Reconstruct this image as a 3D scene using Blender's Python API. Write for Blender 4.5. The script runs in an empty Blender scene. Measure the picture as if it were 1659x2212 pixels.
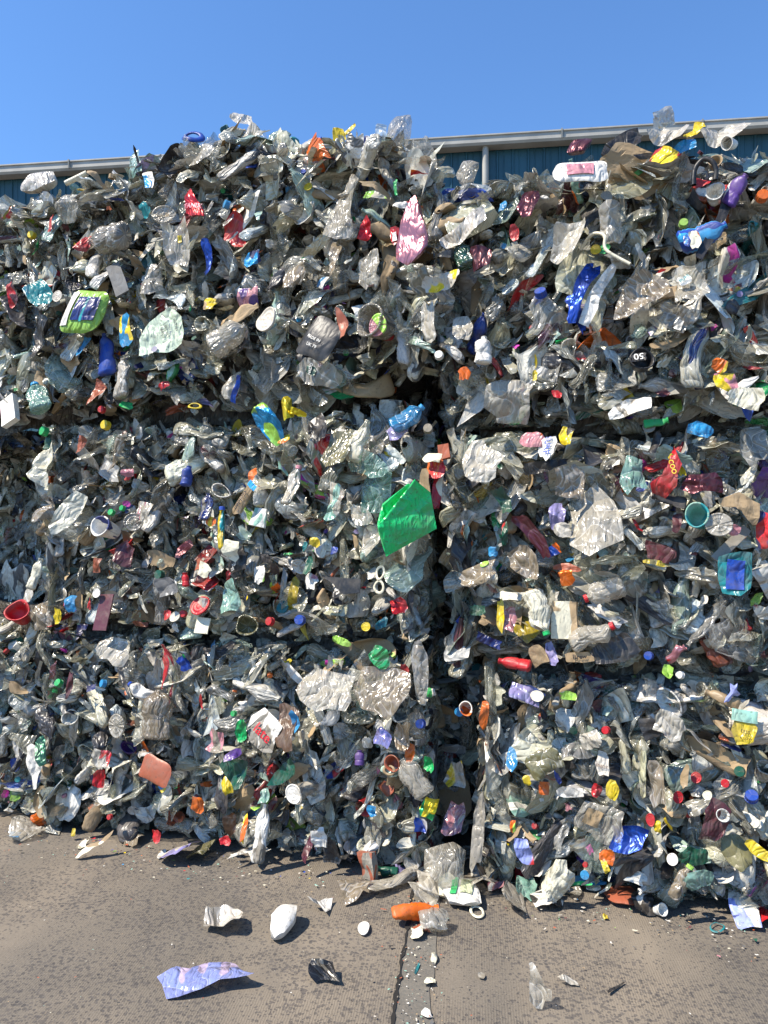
import bpy, math
import numpy as np
from mathutils import Vector, Matrix

# ------------------------------------------------------------------ camera, light, exposure
sc = bpy.context.scene
COL = sc.collection
CAM_Z = 1.6
W0, H0 = 1659.0, 2212.0            # the picture measured in these units
FPX = 26.0 / 36.0 * H0             # focal length in the same units
HORIZON = 1150.0
cam_d = bpy.data.cameras.new("camera")
cam_d.sensor_fit = 'VERTICAL'; cam_d.sensor_height = 36.0; cam_d.lens = 26.0
cam_d.shift_y = (HORIZON - H0 / 2) / H0
cam_d.clip_end = 3000.0
cam = bpy.data.objects.new("camera", cam_d); COL.objects.link(cam)
cam.location = (0, 0, CAM_Z); cam.rotation_euler = (math.pi / 2, 0, 0)
sc.camera = cam

SUN = Vector((-0.55, -0.24, 0.80)).normalized()      # towards the sun
wd = bpy.data.worlds.new("World"); sc.world = wd; wd.use_nodes = True
nt = wd.node_tree
bg = nt.nodes['Background']
sky = nt.nodes.new('ShaderNodeTexSky'); sky.sky_type = 'NISHITA'; sky.sun_disc = False
sky.sun_elevation = math.asin(SUN.z); sky.sun_rotation = math.atan2(SUN.x, SUN.y)
sky.altitude = 0; sky.air_density = 1.2; sky.dust_density = 0.15; sky.ozone_density = 5.0
tn = nt.nodes.new('ShaderNodeMix'); tn.data_type = 'RGBA'; tn.blend_type = 'MULTIPLY'; tn.inputs[0].default_value = 1; tn.inputs[7].default_value = (.78, 1.02, 1.26, 1)
nt.links.new(sky.outputs[0], tn.inputs[6]); nt.links.new(tn.outputs[2], bg.inputs[0]); bg.inputs[1].default_value = 0.115
sd = bpy.data.lights.new("sun", 'SUN'); sd.energy = 5.0; sd.angle = math.radians(0.55); sd.color = (1, 0.91, 0.77)
so = bpy.data.objects.new("sun", sd); COL.objects.link(so)
so.rotation_euler = SUN.to_track_quat('Z', 'Y').to_euler(); so.location = (-6, -3, 9)
sc.view_settings.view_transform = 'Standard'; sc.view_settings.look = 'None'
sc.view_settings.gamma = 1; sc.view_settings.exposure = 0.66
sc.render.engine = 'CYCLES'
sc.cycles.max_bounces = 6; sc.cycles.diffuse_bounces = 2; sc.cycles.glossy_bounces = 3
sc.cycles.transmission_bounces = 4; sc.cycles.transparent_max_bounces = 10
sc.cycles.caustics_reflective = False; sc.cycles.caustics_refractive = False
sc.cycles.use_denoising = True
sc.cycles.sample_clamp_indirect = 6.0

rng = np.random.default_rng(11)

# ------------------------------------------------------------------ where the wall of bales stands
SL = -0.28
DIR = Vector((1, SL, 0)).normalized()           # along the wall, to the right
NRM = Vector((SL, -1, 0)).normalized()          # out of the wall, to the viewer
ORG = Vector((0, 3.46, 0))
def wall(s, z, d=0.0): return ORG + DIR * s + NRM * d + Vector((0, 0, z))
def sz(px, py):
    """wall coordinates (s, z) and depth Y of a spot measured in the photograph"""
    t = (px - W0 / 2) / FPX
    Y = ORG.y / (1 - SL * t)
    return t * Y / DIR.x, CAM_Z + (HORIZON - py) / FPX * Y, Y

# ------------------------------------------------------------------ colours (linear albedo)
C = dict(clear=(.54,.495,.405), smoke=(.27,.245,.20), dirty=(.36,.29,.20), white=(.80,.77,.70), blue=(.012,.07,.42), navy=(.015,.03,.16),
    sky=(.03,.33,.68), teal=(.015,.27,.30), dteal=(.02,.16,.22), green=(.01,.46,.12), dgreen=(.01,.10,.06), lime=(.38,.68,.10),
    mint=(.30,.55,.45), red=(.60,.015,.025), maroon=(.13,.03,.045), pink=(.60,.25,.30), rose=(.50,.20,.24), orange=(.85,.17,.015),
    terra=(.45,.12,.06), yellow=(.80,.60,.02), purple=(.12,.05,.30), lilac=(.36,.32,.60), black=(.012,.013,.016), tan=(.42,.30,.17),
    olive=(.24,.22,.10), grey=(.13,.135,.14), beige=(.58,.53,.45), brown=(.16,.09,.055), magenta=(.65,.04,.40), peri=(.33,.40,.85),
    paleg=(.62,.72,.55), dgrey=(.022,.024,.028), cream=(.72,.68,.52))
def col(c): return C[c] if isinstance(c, str) else c

# ------------------------------------------------------------------ materials
def mk(name):
    m = bpy.data.materials.new(name); m.use_nodes = True
    n = m.node_tree.nodes; n.clear()
    return m, n, m.node_tree.links
def node(n, t, **k):
    x = n.new(t)
    for a, b in k.items():
        if a[0] == '_':
            x.inputs[int(a[1:]) if a[1:].isdigit() else a[1:].replace('_', ' ')].default_value = b
        else: setattr(x, a, b)
    return x
def math_(n, l, op, a, b=None, clamp=False):
    x = n.new('ShaderNodeMath'); x.operation = op; x.use_clamp = clamp
    for i, v in enumerate((a, b)):
        if v is None: continue
        if isinstance(v, (int, float)): x.inputs[i].default_value = v
        else: l.new(v, x.inputs[i])
    return x.outputs[0]
def mixc(n, l, fac, a, b, bt='MIX'):
    x = n.new('ShaderNodeMix'); x.data_type = 'RGBA'; x.blend_type = bt
    for s, v in ((0, fac), (6, a), (7, b)):
        if isinstance(v, (int, float)): x.inputs[s].default_value = v
        elif isinstance(v, tuple): x.inputs[s].default_value = (*v, 1) if len(v) == 3 else v
        else: l.new(v, x.inputs[s])
    return x.outputs[2]
def ramp(n, l, f, p0, p1):
    x = n.new('ShaderNodeMapRange'); x.inputs[1].default_value = p0; x.inputs[2].default_value = p1
    l.new(f, x.inputs[0]); return x.outputs[0]

def plastic_mat(name, clear, rough, dirt, bump, transl):
    """Crumpled plastic; each piece carries its own colours in its mesh (tint, tint2) and a flat piece-space
    coordinate (loc) that its print, dirt and creases follow."""
    m, n, l = mk(name)
    out = node(n, 'ShaderNodeOutputMaterial')
    t1 = node(n, 'ShaderNodeAttribute', attribute_name='tint'); t2 = node(n, 'ShaderNodeAttribute', attribute_name='tint2')
    lo = node(n, 'ShaderNodeAttribute', attribute_name='loc')
    w = node(n, 'ShaderNodeTexNoise', _Scale=7.0, _Detail=2.0); l.new(lo.outputs['Vector'], w.inputs['Vector'])
    wv = node(n, 'ShaderNodeVectorMath', operation='MULTIPLY_ADD'); l.new(w.outputs['Color'], wv.inputs[0]); wv.inputs[1].default_value = (.09, .09, .09)
    l.new(lo.outputs['Vector'], wv.inputs[2])
    st = node(n, 'ShaderNodeMapping'); st.inputs['Scale'].default_value = (1, .38, 1); l.new(wv.outputs[0], st.inputs[0])
    pr = node(n, 'ShaderNodeTexNoise', _Scale=15.0, _Detail=1.0); l.new(st.outputs[0], pr.inputs['Vector'])
    fac = math_(n, l, 'MULTIPLY', ramp(n, l, pr.outputs[0], .55, .57), t2.outputs['Alpha'])
    base = mixc(n, l, fac, t1.outputs['Color'], t2.outputs['Color'])
    # creases: sharp valleys where smooth noises cross their middle
    folds = []
    for scl, amp_ in ((11.0, 1.0), (25.0, .55), (55.0, .30)):
        q = node(n, 'ShaderNodeTexNoise', _Scale=scl, _Detail=0.0); l.new(st.outputs[0] if scl > 20 else wv.outputs[0], q.inputs['Vector'])
        folds.append((math_(n, l, 'ABSOLUTE', math_(n, l, 'SUBTRACT', q.outputs[0], .5)), amp_))
    hgt = None
    for f_, amp_ in folds:
        x_ = math_(n, l, 'MULTIPLY', f_, amp_); hgt = x_ if hgt is None else math_(n, l, 'ADD', hgt, x_)
    e = math_(n, l, 'MAXIMUM', math_(n, l, 'SUBTRACT', 1.0, ramp(n, l, folds[0][0], 0.0, .018)), math_(n, l, 'SUBTRACT', .8, ramp(n, l, folds[1][0], 0.0, .03)))
    d1 = node(n, 'ShaderNodeTexNoise', _Scale=11.0, _Detail=5.0, _Roughness=.7); l.new(lo.outputs['Vector'], d1.inputs['Vector'])
    dm = math_(n, l, 'MULTIPLY', ramp(n, l, d1.outputs[0], .44, .74), dirt)
    base = mixc(n, l, dm, base, (.17, .14, .105))
    # stress-whitened creases; the pale lines also paint crisp highlights into the colour
    base = mixc(n, l, math_(n, l, 'MULTIPLY', math_(n, l, 'MAXIMUM', e, 0.0), .30 if clear else (0.0 if name == 'hard_plastic' else .05)), base, (.85, .84, .80))
    d2 = node(n, 'ShaderNodeTexNoise', _Scale=90.0, _Detail=3.0); l.new(lo.outputs['Vector'], d2.inputs['Vector'])
    base = mixc(n, l, math_(n, l, 'MULTIPLY', ramp(n, l, d2.outputs[0], .60, .68), dirt * .8), base, (.06, .05, .04))
    bp = node(n, 'ShaderNodeBump', _Strength=bump, _Distance=.042); l.new(hgt, bp.inputs['Height'])
    p = node(n, 'ShaderNodeBsdfPrincipled'); l.new(base, p.inputs['Base Color']); l.new(bp.outputs[0], p.inputs['Normal'])
    l.new(math_(n, l, 'ADD', math_(n, l, 'MULTIPLY', d1.outputs[0], .25), rough - .1), p.inputs['Roughness'])
    p.inputs['Specular IOR Level'].default_value = .95 if clear else .4
    tr = node(n, 'ShaderNodeBsdfTranslucent'); l.new(base, tr.inputs[0]); l.new(bp.outputs[0], tr.inputs['Normal'])
    mx = node(n, 'ShaderNodeMixShader', _0=transl); l.new(p.outputs[0], mx.inputs[1]); l.new(tr.outputs[0], mx.inputs[2])
    o = mx.outputs[0]
    if clear:
        tp = node(n, 'ShaderNodeBsdfTransparent'); tp.inputs[0].default_value = (.93, .93, .92, 1)
        # opacity = alpha of tint, more where dirty or creased
        op = math_(n, l, 'ADD', t1.outputs['Alpha'], math_(n, l, 'MULTIPLY', dm, .9))
        op = math_(n, l, 'ADD', op, math_(n, l, 'MULTIPLY', e, .3), True)
        m2 = node(n, 'ShaderNodeMixShader'); l.new(op, m2.inputs[0]); l.new(tp.outputs[0], m2.inputs[1]); l.new(o, m2.inputs[2])
        o = m2.outputs[0]
    l.new(o, out.inputs[0])
    return m
M = {}
M['clear'] = plastic_mat('clear_plastic', True, .17, .50, 1.0, .08)
M['opaque'] = plastic_mat('opaque_plastic', False, .30, .60, .85, .03)
M['hard'] = plastic_mat('hard_plastic', False, .42, .50, .2, .0)
M['foil'] = plastic_mat('metallic_film', False, .27, .25, .6, .0)
M['paper'] = plastic_mat('paper_card', False, .75, .40, .3, .0)
for nd in M['foil'].node_tree.nodes:
    if nd.type == 'BSDF_PRINCIPLED': nd.inputs['Metallic'].default_value = .55

def flat_mat(name, c, rough=.5, metal=0, var=.2, scale=6.0):
    m, n, l = mk(name)
    out = node(n, 'ShaderNodeOutputMaterial'); p = node(n, 'ShaderNodeBsdfPrincipled', _Roughness=rough, _Metallic=metal)
    tc = node(n, 'ShaderNodeTexCoord')
    a = node(n, 'ShaderNodeTexNoise', _Scale=scale, _Detail=6.0); l.new(tc.outputs['Object'], a.inputs['Vector'])
    b = mixc(n, l, ramp(n, l, a.outputs[0], .35, .75), tuple(c), tuple(x * (1 - var) for x in c))
    l.new(b, p.inputs['Base Color']); l.new(p.outputs[0], out.inputs[0])
    return m
M['ink'] = {}
def ink(c):
    k = tuple(col(c))
    if k not in M['ink']: M['ink'][k] = flat_mat('printed_ink', k, .5, 0, .25, 40)
    return M['ink'][k]

# ------------------------------------------------------------------ mesh from arrays
def np_mesh(name, V, F, tint, tint2, loc, mats, mi=None, smooth=None):
    me = bpy.data.meshes.new(name)
    nv, nf = len(V), len(F)
    me.vertices.add(nv); me.vertices.foreach_set('co', np.ascontiguousarray(V, np.float32).ravel())
    me.loops.add(nf * 4); me.loops.foreach_set('vertex_index', np.ascontiguousarray(F, np.int32).ravel())
    me.polygons.add(nf)
    me.polygons.foreach_set('loop_start', np.arange(0, nf * 4, 4, dtype=np.int32))
    me.polygons.foreach_set('loop_total', np.full(nf, 4, np.int32))
    if mi is not None: me.polygons.foreach_set('material_index', np.ascontiguousarray(mi, np.int32))
    me.polygons.foreach_set('use_smooth', np.full(nf, True) if smooth is None else np.ascontiguousarray(smooth, bool))
    for nm, arr in (('tint', tint), ('tint2', tint2)):
        a = me.attributes.new(nm, 'FLOAT_COLOR', 'POINT')
        arr = np.asarray(arr, np.float32)
        if arr.ndim == 1: arr = np.tile(arr, (nv, 1))
        a.data.foreach_set('color', np.ascontiguousarray(arr).ravel())
    a = me.attributes.new('loc', 'FLOAT_VECTOR', 'POINT'); a.data.foreach_set('vector', np.ascontiguousarray(loc, np.float32).ravel())
    me.update(calc_edges=True)
    for x in (mats if isinstance(mats, (list, tuple)) else [mats]): me.materials.append(x)
    return me

def grid_faces(nu, nv, wrap=False):
    f = []
    for j in range(nv - 1):
        for i in range(nu if wrap else nu - 1):
            a = j * nu + i; b = j * nu + (i + 1) % nu
            f.append((a, b, b + nu, a + nu))
    return np.array(f, np.int32)

# ------------------------------------------------------------------ crumpled sheets
class Sheet:
    """a crumpled film: maps flat points p (n,2) in a w x h piece to 3-D"""
    def __init__(s, w, h, seed, amp=.16, nf=9, style=0, bend=0.0, poly=None, bulge=0.0, lat=.10, rag=.12):
        r = np.random.default_rng(seed); s.w, s.h = w, h; s.bend, s.bulge = bend, bulge
        s.sz = (w + h) / 2
        ang = r.uniform(0, math.pi, nf)
        if style == 1: ang = r.normal(0, .28, nf)            # folds hang along y
        s.d = np.stack([np.cos(ang), np.sin(ang)], 1)
        s.c = r.uniform(-.45, .45, nf); s.a = amp * r.normal(0, 1, nf) * r.uniform(.3, 1.2, nf)
        if style == 1: s.a *= 1.5
        n2 = 5; a2 = r.uniform(0, math.pi, n2) if style != 1 else r.normal(0, .5, n2)
        s.d2 = np.stack([np.cos(a2), np.sin(a2)], 1) ; s.f2 = r.uniform(2, 6, n2); s.p2 = r.uniform(0, 6, n2); s.a2 = min(amp, .3) * .07 * r.uniform(.4, 1.4, n2)
        s.ld = r.uniform(0, math.pi, 5); s.lc = r.uniform(-.4, .4, 5); s.la = r.normal(0, lat, (5, 2))
        s.rag = rag; s.ro = r.uniform(0, 6.28, 6); s.poly = None
        if poly is None and rag > .06:
            m_ = r.integers(9, 15); t_ = (np.arange(m_) + r.uniform(-.35, .35, m_)) * 2 * math.pi / m_
            q_ = 1 / np.maximum(np.abs(np.cos(t_)), np.abs(np.sin(t_))) ** .8 * (1 - r.uniform(0, 1, m_) ** 2 * (.15 + 1.6 * rag)) * .95
            poly = np.stack([q_ * np.cos(t_), q_ * np.sin(t_)], 1)
        s.sq = r.uniform(.35, 1.0)
        if poly is not None:
            P = np.array(poly, float); s.poly = P
        lim = o_lim if (o_lim := (.75 * w / s.sz if style == 1 else .5)) < .6 else .6
        g = np.linspace(-.5, .5, 9); b_, a_ = np.meshgrid(g, g, indexing='ij'); P_ = np.stack([a_.ravel() * w, b_.ravel() * h], 1)
        bs, bb = s.bend, s.bulge; s.bend = s.bulge = 0; s.la *= 0; z_ = s.pt(P_)[:, 2] / s.sz; s.bend, s.bulge = bs, bb
        s.la = r.normal(0, min(lat, .2), (5, 2))
        rg = z_.max() - z_.min()
        if rg > lim: s.a *= lim / rg
    def R(s, th):
        if s.poly is None:
            c, q = np.abs(np.cos(th)), np.abs(np.sin(th))
            e = 2.2 + 5 * s.sq
            r = 1 / ((c ** e + q ** e) ** (1 / e))
            for k in range(6): r = r * (1 + s.rag * (.55 / (1 + k * .35)) * np.sin((k + 2) * th + s.ro[k]) )
            return np.clip(r, .5, 1.25)
        P = s.poly; out = np.full(th.shape, .2)
        dx, dy = np.cos(th), np.sin(th)
        for i in range(len(P)):
            a, b = P[i], P[(i + 1) % len(P)]; e = b - a
            den = dx * e[1] - dy * e[0]; den = np.where(np.abs(den) < 1e-9, 1e-9, den)
            t = (a[0] * e[1] - a[1] * e[0]) / den; u = (a[0] * dy - a[1] * dx) / den
            ok = (t > 0) & (u >= -1e-6) & (u <= 1 + 1e-6)
            out = np.where(ok, np.maximum(out, t), out)
        return out
    def flat(s, n):
        g = np.linspace(-1, 1, n); b, a = np.meshgrid(g, g, indexing='ij'); a = a.ravel(); b = b.ravel()
        r = np.maximum(np.abs(a), np.abs(b)); th = np.arctan2(b, a)
        # even angles round the square
        q = np.where(np.abs(a) > np.abs(b), math.pi / 4 * b / np.where(a == 0, 1, a), math.pi / 2 - math.pi / 4 * a / np.where(b == 0, 1, b))
        th = np.where(np.abs(a) > np.abs(b), np.where(a < 0, q + math.pi, q), np.where(b < 0, q + math.pi, q))
        rr = r * s.R(th) 
        return np.stack([rr * np.cos(th) * s.w / 2, rr * np.sin(th) * s.h / 2], 1), r
    def pt(s, p, side=1.0, r=None):
        q = p / s.sz; z = np.zeros(len(q))
        for k in range(len(s.a)): z += s.a[k] * np.abs(q @ s.d[k] - s.c[k])
        z -= sum(s.a[k] * np.abs(s.c[k]) for k in range(len(s.a)))
        for k in range(len(s.a2)):
            w = (q @ s.d2[k]) * s.f2[k] + s.p2[k]; z += s.a2[k] * np.abs((w % 2) - 1)
        l = np.zeros_like(q)
        for k in range(5):
            f = np.abs(q @ np.array([math.cos(s.ld[k]), math.sin(s.ld[k])]) - s.lc[k]) - abs(s.lc[k])
            l += f[:, None] * s.la[k]
        x, y = (q[:, 0] + l[:, 0]) * s.sz, (q[:, 1] + l[:, 1]) * s.sz; z = z * s.sz
        if s.bulge:
            e = np.clip(1 - (p[:, 0] / (s.w / 2)) ** 2, 0, 1) * np.clip(1 - (p[:, 1] / (s.h / 2)) ** 2, 0, 1)
            z = z * .45 + side * s.bulge * s.sz * e ** .6
        if s.bend:
            k = s.bend / s.w; z = z - (1 - np.cos(k * x)) / k; x = np.sin(k * x) / k
        return np.stack([x, y, z], 1)
    def mesh(s, n=14):
        p, r = s.flat(n); v = s.pt(p); F = grid_faces(n, n)
        return v, F, p
    def pouch(s, n=14):
        """front and back skins joined round the rim"""
        p, r = s.flat(n); a = s.pt(p, 1.0); b = s.pt(p, -1.0)
        rim = r > .999; b[rim] = a[rim]
        F = grid_faces(n, n)
        V = np.concatenate([a, b]); F2 = np.concatenate([F, F[:, ::-1] + len(a)])
        return V, F2, np.concatenate([p, p + 3])

def lathe(prof, seg=16, spin=0.0):
    """prof: (r, y) pairs; axis along y"""
    P = np.array(prof, float); th = np.linspace(0, 2 * math.pi, seg, endpoint=False) + spin
    V = np.stack([np.outer(P[:, 0], np.cos(th)), np.repeat(P[:, 1:2], seg, 1), np.outer(P[:, 0], np.sin(th))], -1).reshape(-1, 3)
    loc = np.stack([np.tile(th * max(P[:, 0]), len(P)), np.repeat(P[:, 1], seg)], 1)
    return V, grid_faces(seg, len(P), True)[:, ::-1], loc

def crush(V, seed, size, sq=.5, amt=.12, bend=0.0, keep=None):
    r = np.random.default_rng(seed); v = V.copy()
    q = V / size; dz = np.zeros(len(v)); dx = np.zeros(len(v))
    for k in range(7):
        d = r.normal(0, 1, 3); d /= np.linalg.norm(d); c = r.uniform(-.4, .4)
        f = np.abs(q @ d - c) - abs(c); dz += r.normal(0, amt) * f; dx += r.normal(0, amt * .7) * f
    m = 1.0 if keep is None else keep
    v[:, 2] = v[:, 2] * (1 - (1 - sq) * m) + dz * size * m
    v[:, 0] = v[:, 0] + dx * size * m + bend * (V[:, 1] / size) ** 2 * size
    return v

def bottle_parts(w, h, seed, sq=.5, cap=True, amt=.15, bend=0.0, ribs=True):
    R = w / 2; r0 = np.random.default_rng(seed); nr = max(.28 * R, .012)
    pr = [(.01 * R, -h / 2), (.75 * R, -h / 2), (R, -h / 2 + .06 * h)]
    n = 14
    for i in range(n):
        y = -h / 2 + h * (.08 + .60 * i / (n - 1)); k = (1 - .06 * (i % 2)) if ribs else 1 - .05 * math.sin(i * .9)
        pr.append((R * k * (1 - (.10 if 5 < i < 8 else 0)), y))
    pr += [(R * .92, h * .24), (R * .70, h * .32), (R * .42, h * .385), (nr, h * .41), (nr, h * .47)]
    if not cap: pr += [(nr * 1.15, h * .475), (nr * 1.15, h * .49), (nr * .9, h * .50)]
    V, F, L = lathe(pr, 18)
    keep = np.clip((h * .40 - V[:, 1]) / (h * .15), 0, 1)
    sz_ = (w + h) / 2
    V = crush(V, seed, sz_, sq, amt, bend, keep)
    parts = [('body', V, F, L)]
    if cap:
        cr = nr * 1.25; yc = h * .44; Vc, Fc, Lc = cap_geo(cr, h * .085)
        Vc = Vc[:, [0, 2, 1]] * [1, 1, -1]; Vc[:, 1] += yc
        Vc[:, 0] += bend * (yc / sz_) ** 2 * sz_
        parts.append(('cap', Vc, Fc, Lc))
    return parts

def cap_geo(r, h, seg=32):
    """screw cap: knurled side, domed top edge, hollow; axis +z, open side at z=0"""
    pr = [(r * .86, h * .8), (r * .86, 0), (r, 0), (r, h * .16), (r * .965, h * .18), (r * .97, h * .9), (r * .9, h), (r * .5, h * 1.0), (.001, h * 1.01)]
    V, F, L = lathe(pr, seg)
    V = V[:, [0, 2, 1]]
    kn = np.repeat(np.array([0, 0, 0, 0, 1, 1, 0, 0, 0]), seg); od = np.tile(np.arange(seg) % 2, len(pr))
    V[:, :2] *= (1 - .05 * kn * od)[:, None]
    return V, F[:, ::-1], L

def tub_geo(r1, r2, h, seg=24, th=.06):
    """open cup, mouth towards +z: r1 base, r2 mouth"""
    t = r2 * th
    pr = [(.001, 0), (r1 * .9, 0), (r1, h * .05), ((r1 + r2) / 2, h * .5), (r2, h * .93), (r2 * 1.07, h * .94), (r2 * 1.07, h), (r2 - t, h), ((r1 + r2) / 2 - t, h * .5), (r1 - t, h * .1), (.001, h * .09)]
    V, F, L = lathe(pr, seg); return V[:, [0, 2, 1]], F[:, ::-1], L

def lid_geo(r, seg=36):
    pr = [(r * .94, -.1 * r), (r, -.1 * r), (r, .05 * r), (r * .9, .06 * r), (r * .85, 0), (r * .62, 0), (r * .58, .035 * r), (r * .53, 0), (r * .3, .0), (r * .26, .03 * r), (r * .2, 0), (.001, 0)]
    V, F, L = lathe(pr, seg); return V[:, [0, 2, 1]], F[:, ::-1], L

def ring_geo(R, t, seg=36, flat_=.6):
    th = np.linspace(0, 2 * math.pi, 8, endpoint=False)
    pr = [(R + t * math.cos(a), t * flat_ * math.sin(a)) for a in list(th) + [0]]
    V, F, L = lathe(pr, seg); return V[:, [0, 2, 1]], F, L

def box_geo(w, h, d, n=7):
    """closed box of six gridded sides, front at +z"""
    Vs, Fs, Ls, o = [], [], [], 0
    g = np.linspace(-.5, .5, n); b, a = np.meshgrid(g, g, indexing='ij'); a = a.ravel(); b = b.ravel(); F = grid_faces(n, n)
    hlf = np.full_like(a, .5)
    for (x, y, z, fl) in ((a, b, hlf, 0), (a, b, -hlf, 1), (a, hlf, b, 1), (a, -hlf, b, 0), (hlf, a, b, 0), (-hlf, a, b, 1)):
        V = np.stack([x * w, y * h, z * d], 1); Vs.append(V); Fs.append((F[:, ::-1] if fl else F) + o); o += len(V)
        Ls.append(np.stack([V[:, 0] + V[:, 2], V[:, 1]], 1))
    return np.concatenate(Vs), np.concatenate(Fs), np.concatenate(Ls)

def tube_geo(pts, r, seg=8):
    P = [Vector(p) for p in pts]; V = []
    for i, p in enumerate(P):
        t = (P[min(i + 1, len(P) - 1)] - P[max(i - 1, 0)]).normalized()
        a = t.cross(Vector((.13, .21, 1))).normalized(); b = t.cross(a)
        rr = r if not hasattr(r, '__len__') else r[i]
        for k in range(seg):
            an = 2 * math.pi * k / seg; V.append(tuple(p + a * (rr * math.cos(an)) + b * (rr * math.sin(an))))
    V = np.array(V); return V, grid_faces(seg, len(P), True), V[:, :2].copy()

def smooth_path(ctrl, n=24):
    C_ = [Vector(c) for c in ctrl]; C_ = [C_[0]] + C_ + [C_[-1]]; out = []
    m = len(C_) - 3
    for i in range(n):
        t = i / (n - 1) * m; k = min(int(t), m - 1); u = t - k
        a, b, c, d = C_[k:k + 4]
        out.append(.5 * ((2 * b) + (c - a) * u + (2 * a - 5 * b + 4 * c - d) * u * u + (3 * b - a - 3 * c + d) * u ** 3))
    return out
# ------------------------------------------------------------------ naming
def tag(o, label=None, cat=None, group=None, kind=None):
    if label: o['label'] = label
    if cat: o['category'] = cat
    if group: o['group'] = group
    if kind: o['kind'] = kind
    return o
def link(name, me, parent=None):
    o = bpy.data.objects.new(name, me); COL.objects.link(o)
    if parent is not None: o.parent = parent
    return o
def bm_obj(name, verts, faces, mat, parent=None, smooth=False):
    me = bpy.data.meshes.new(name); me.from_pydata([tuple(v) for v in verts], [], [tuple(f) for f in faces]); me.update()
    me.materials.append(mat)
    if smooth:
        for p in me.polygons: p.use_smooth = True
    return link(name, me, parent)

# ------------------------------------------------------------------ ground
def ground_mat(name, stone, groove, base=(.215, .180, .138), dark=.0):
    m, n, l = mk(name)
    out = node(n, 'ShaderNodeOutputMaterial'); p = node(n, 'ShaderNodeBsdfPrincipled', _Roughness=.85)
    p.inputs['Specular IOR Level'].default_value = .3
    tc = node(n, 'ShaderNodeTexCoord'); mp = node(n, 'ShaderNodeMapping'); l.new(tc.outputs['Object'], mp.inputs[0])
    mp.inputs['Rotation'].default_value = (0, 0, math.radians(7))
    X = mp.outputs[0]
    sm_ = node(n, 'ShaderNodeMapping'); sm_.inputs['Scale'].default_value = (1.5, .45, 1); l.new(X, sm_.inputs[0])
    big = node(n, 'ShaderNodeTexNoise', _Scale=1.3, _Detail=4.0); l.new(sm_.outputs[0], big.inputs[0])
    mid = node(n, 'ShaderNodeTexNoise', _Scale=5.0, _Detail=6.0, _Roughness=.65); l.new(X, mid.inputs[0])
    fine = node(n, 'ShaderNodeTexNoise', _Scale=120.0, _Detail=4.0); l.new(X, fine.inputs[0])
    c = mixc(n, l, ramp(n, l, big.outputs[0], .38, .62), base, tuple(x * .66 for x in (base[0] * .95, base[1], base[2] * 1.08)))
    c = mixc(n, l, math_(n, l, 'MULTIPLY', ramp(n, l, mid.outputs[0], .42, .75), .45), c, (.085, .078, .07))
    c = mixc(n, l, math_(n, l, 'MULTIPLY', ramp(n, l, fine.outputs[0], .35, .7), .35), c, (.28, .235, .18))
    h = fine.outputs[0]; hh = math_(n, l, 'MULTIPLY', h, .4)
    if stone:
        ws = node(n, 'ShaderNodeTexNoise', _Scale=22.0, _Detail=2.0); l.new(X, ws.inputs[0])
        va = node(n, 'ShaderNodeVectorMath', operation='MULTIPLY_ADD'); l.new(ws.outputs['Color'], va.inputs[0]); va.inputs[1].default_value = (.020, .020, .02); l.new(X, va.inputs[2])
        zone = node(n, 'ShaderNodeTexNoise', _Scale=2.1, _Detail=3.0); l.new(X, zone.inputs[0])
        for sc_, lim in ((80.0, .30), (50.0, .20), (28.0, .09)):
            vo = node(n, 'ShaderNodeTexVoronoi', _Scale=sc_, _Randomness=1.0); l.new(va.outputs[0], vo.inputs['Vector'])
            sep = node(n, 'ShaderNodeSeparateColor'); l.new(vo.outputs['Color'], sep.inputs[0])
            th = math_(n, l, 'MULTIPLY', sep.outputs[0], math_(n, l, 'MULTIPLY', ramp(n, l, zone.outputs[0], .22, .50), lim * 2.3))
            edge = math_(n, l, 'SUBTRACT', th, vo.outputs['Distance'])
            mask = ramp(n, l, edge, -.01, .04)
            sc_c = mixc(n, l, sep.outputs[1], (.035, .036, .042), (.10, .09, .085))
            c = mixc(n, l, math_(n, l, 'MULTIPLY', mask, .62), c, sc_c)
            hh = math_(n, l, 'SUBTRACT', hh, math_(n, l, 'MULTIPLY', mask, .2))
    if groove:
        wv = node(n, 'ShaderNodeTexWave', wave_type='BANDS', bands_direction='X', _Scale=34.0, _Distortion=2.2, _Detail=2.0, _Detail_Scale=1.5)
        l.new(X, wv.inputs[0])
        gz = node(n, 'ShaderNodeTexNoise', _Scale=1.6, _Detail=2.0); l.new(X, gz.inputs[0])
        g = math_(n, l, 'MULTIPLY', ramp(n, l, wv.outputs[0], .75, .15), ramp(n, l, gz.outputs[0], .36, .56))
        c = mixc(n, l, math_(n, l, 'MULTIPLY', g, .26), c, (.10, .08, .06))
        hh = math_(n, l, 'SUBTRACT', hh, math_(n, l, 'MULTIPLY', g, .25))
    oil = node(n, 'ShaderNodeTexNoise', _Scale=2.6, _Detail=5.0, _Distortion=.4); l.new(tc.outputs['Object'], oil.inputs[0])
    c = mixc(n, l, math_(n, l, 'MULTIPLY', ramp(n, l, oil.outputs[0], .54, .74), .28), c, (.055, .052, .05))
    bp = node(n, 'ShaderNodeBump', _Strength=.7, _Distance=.004); l.new(hh, bp.inputs['Height']); l.new(bp.outputs[0], p.inputs['Normal'])
    l.new(c, p.inputs['Base Color']); l.new(p.outputs[0], out.inputs[0])
    return m
g = bm_obj('ground', [(-400, -100, 0), (400, -100, 0), (400, 700, 0), (-400, 700, 0)], [(0, 1, 2, 3)], ground_mat('brushed_concrete', True, True))
tag(g, kind='structure')
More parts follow.
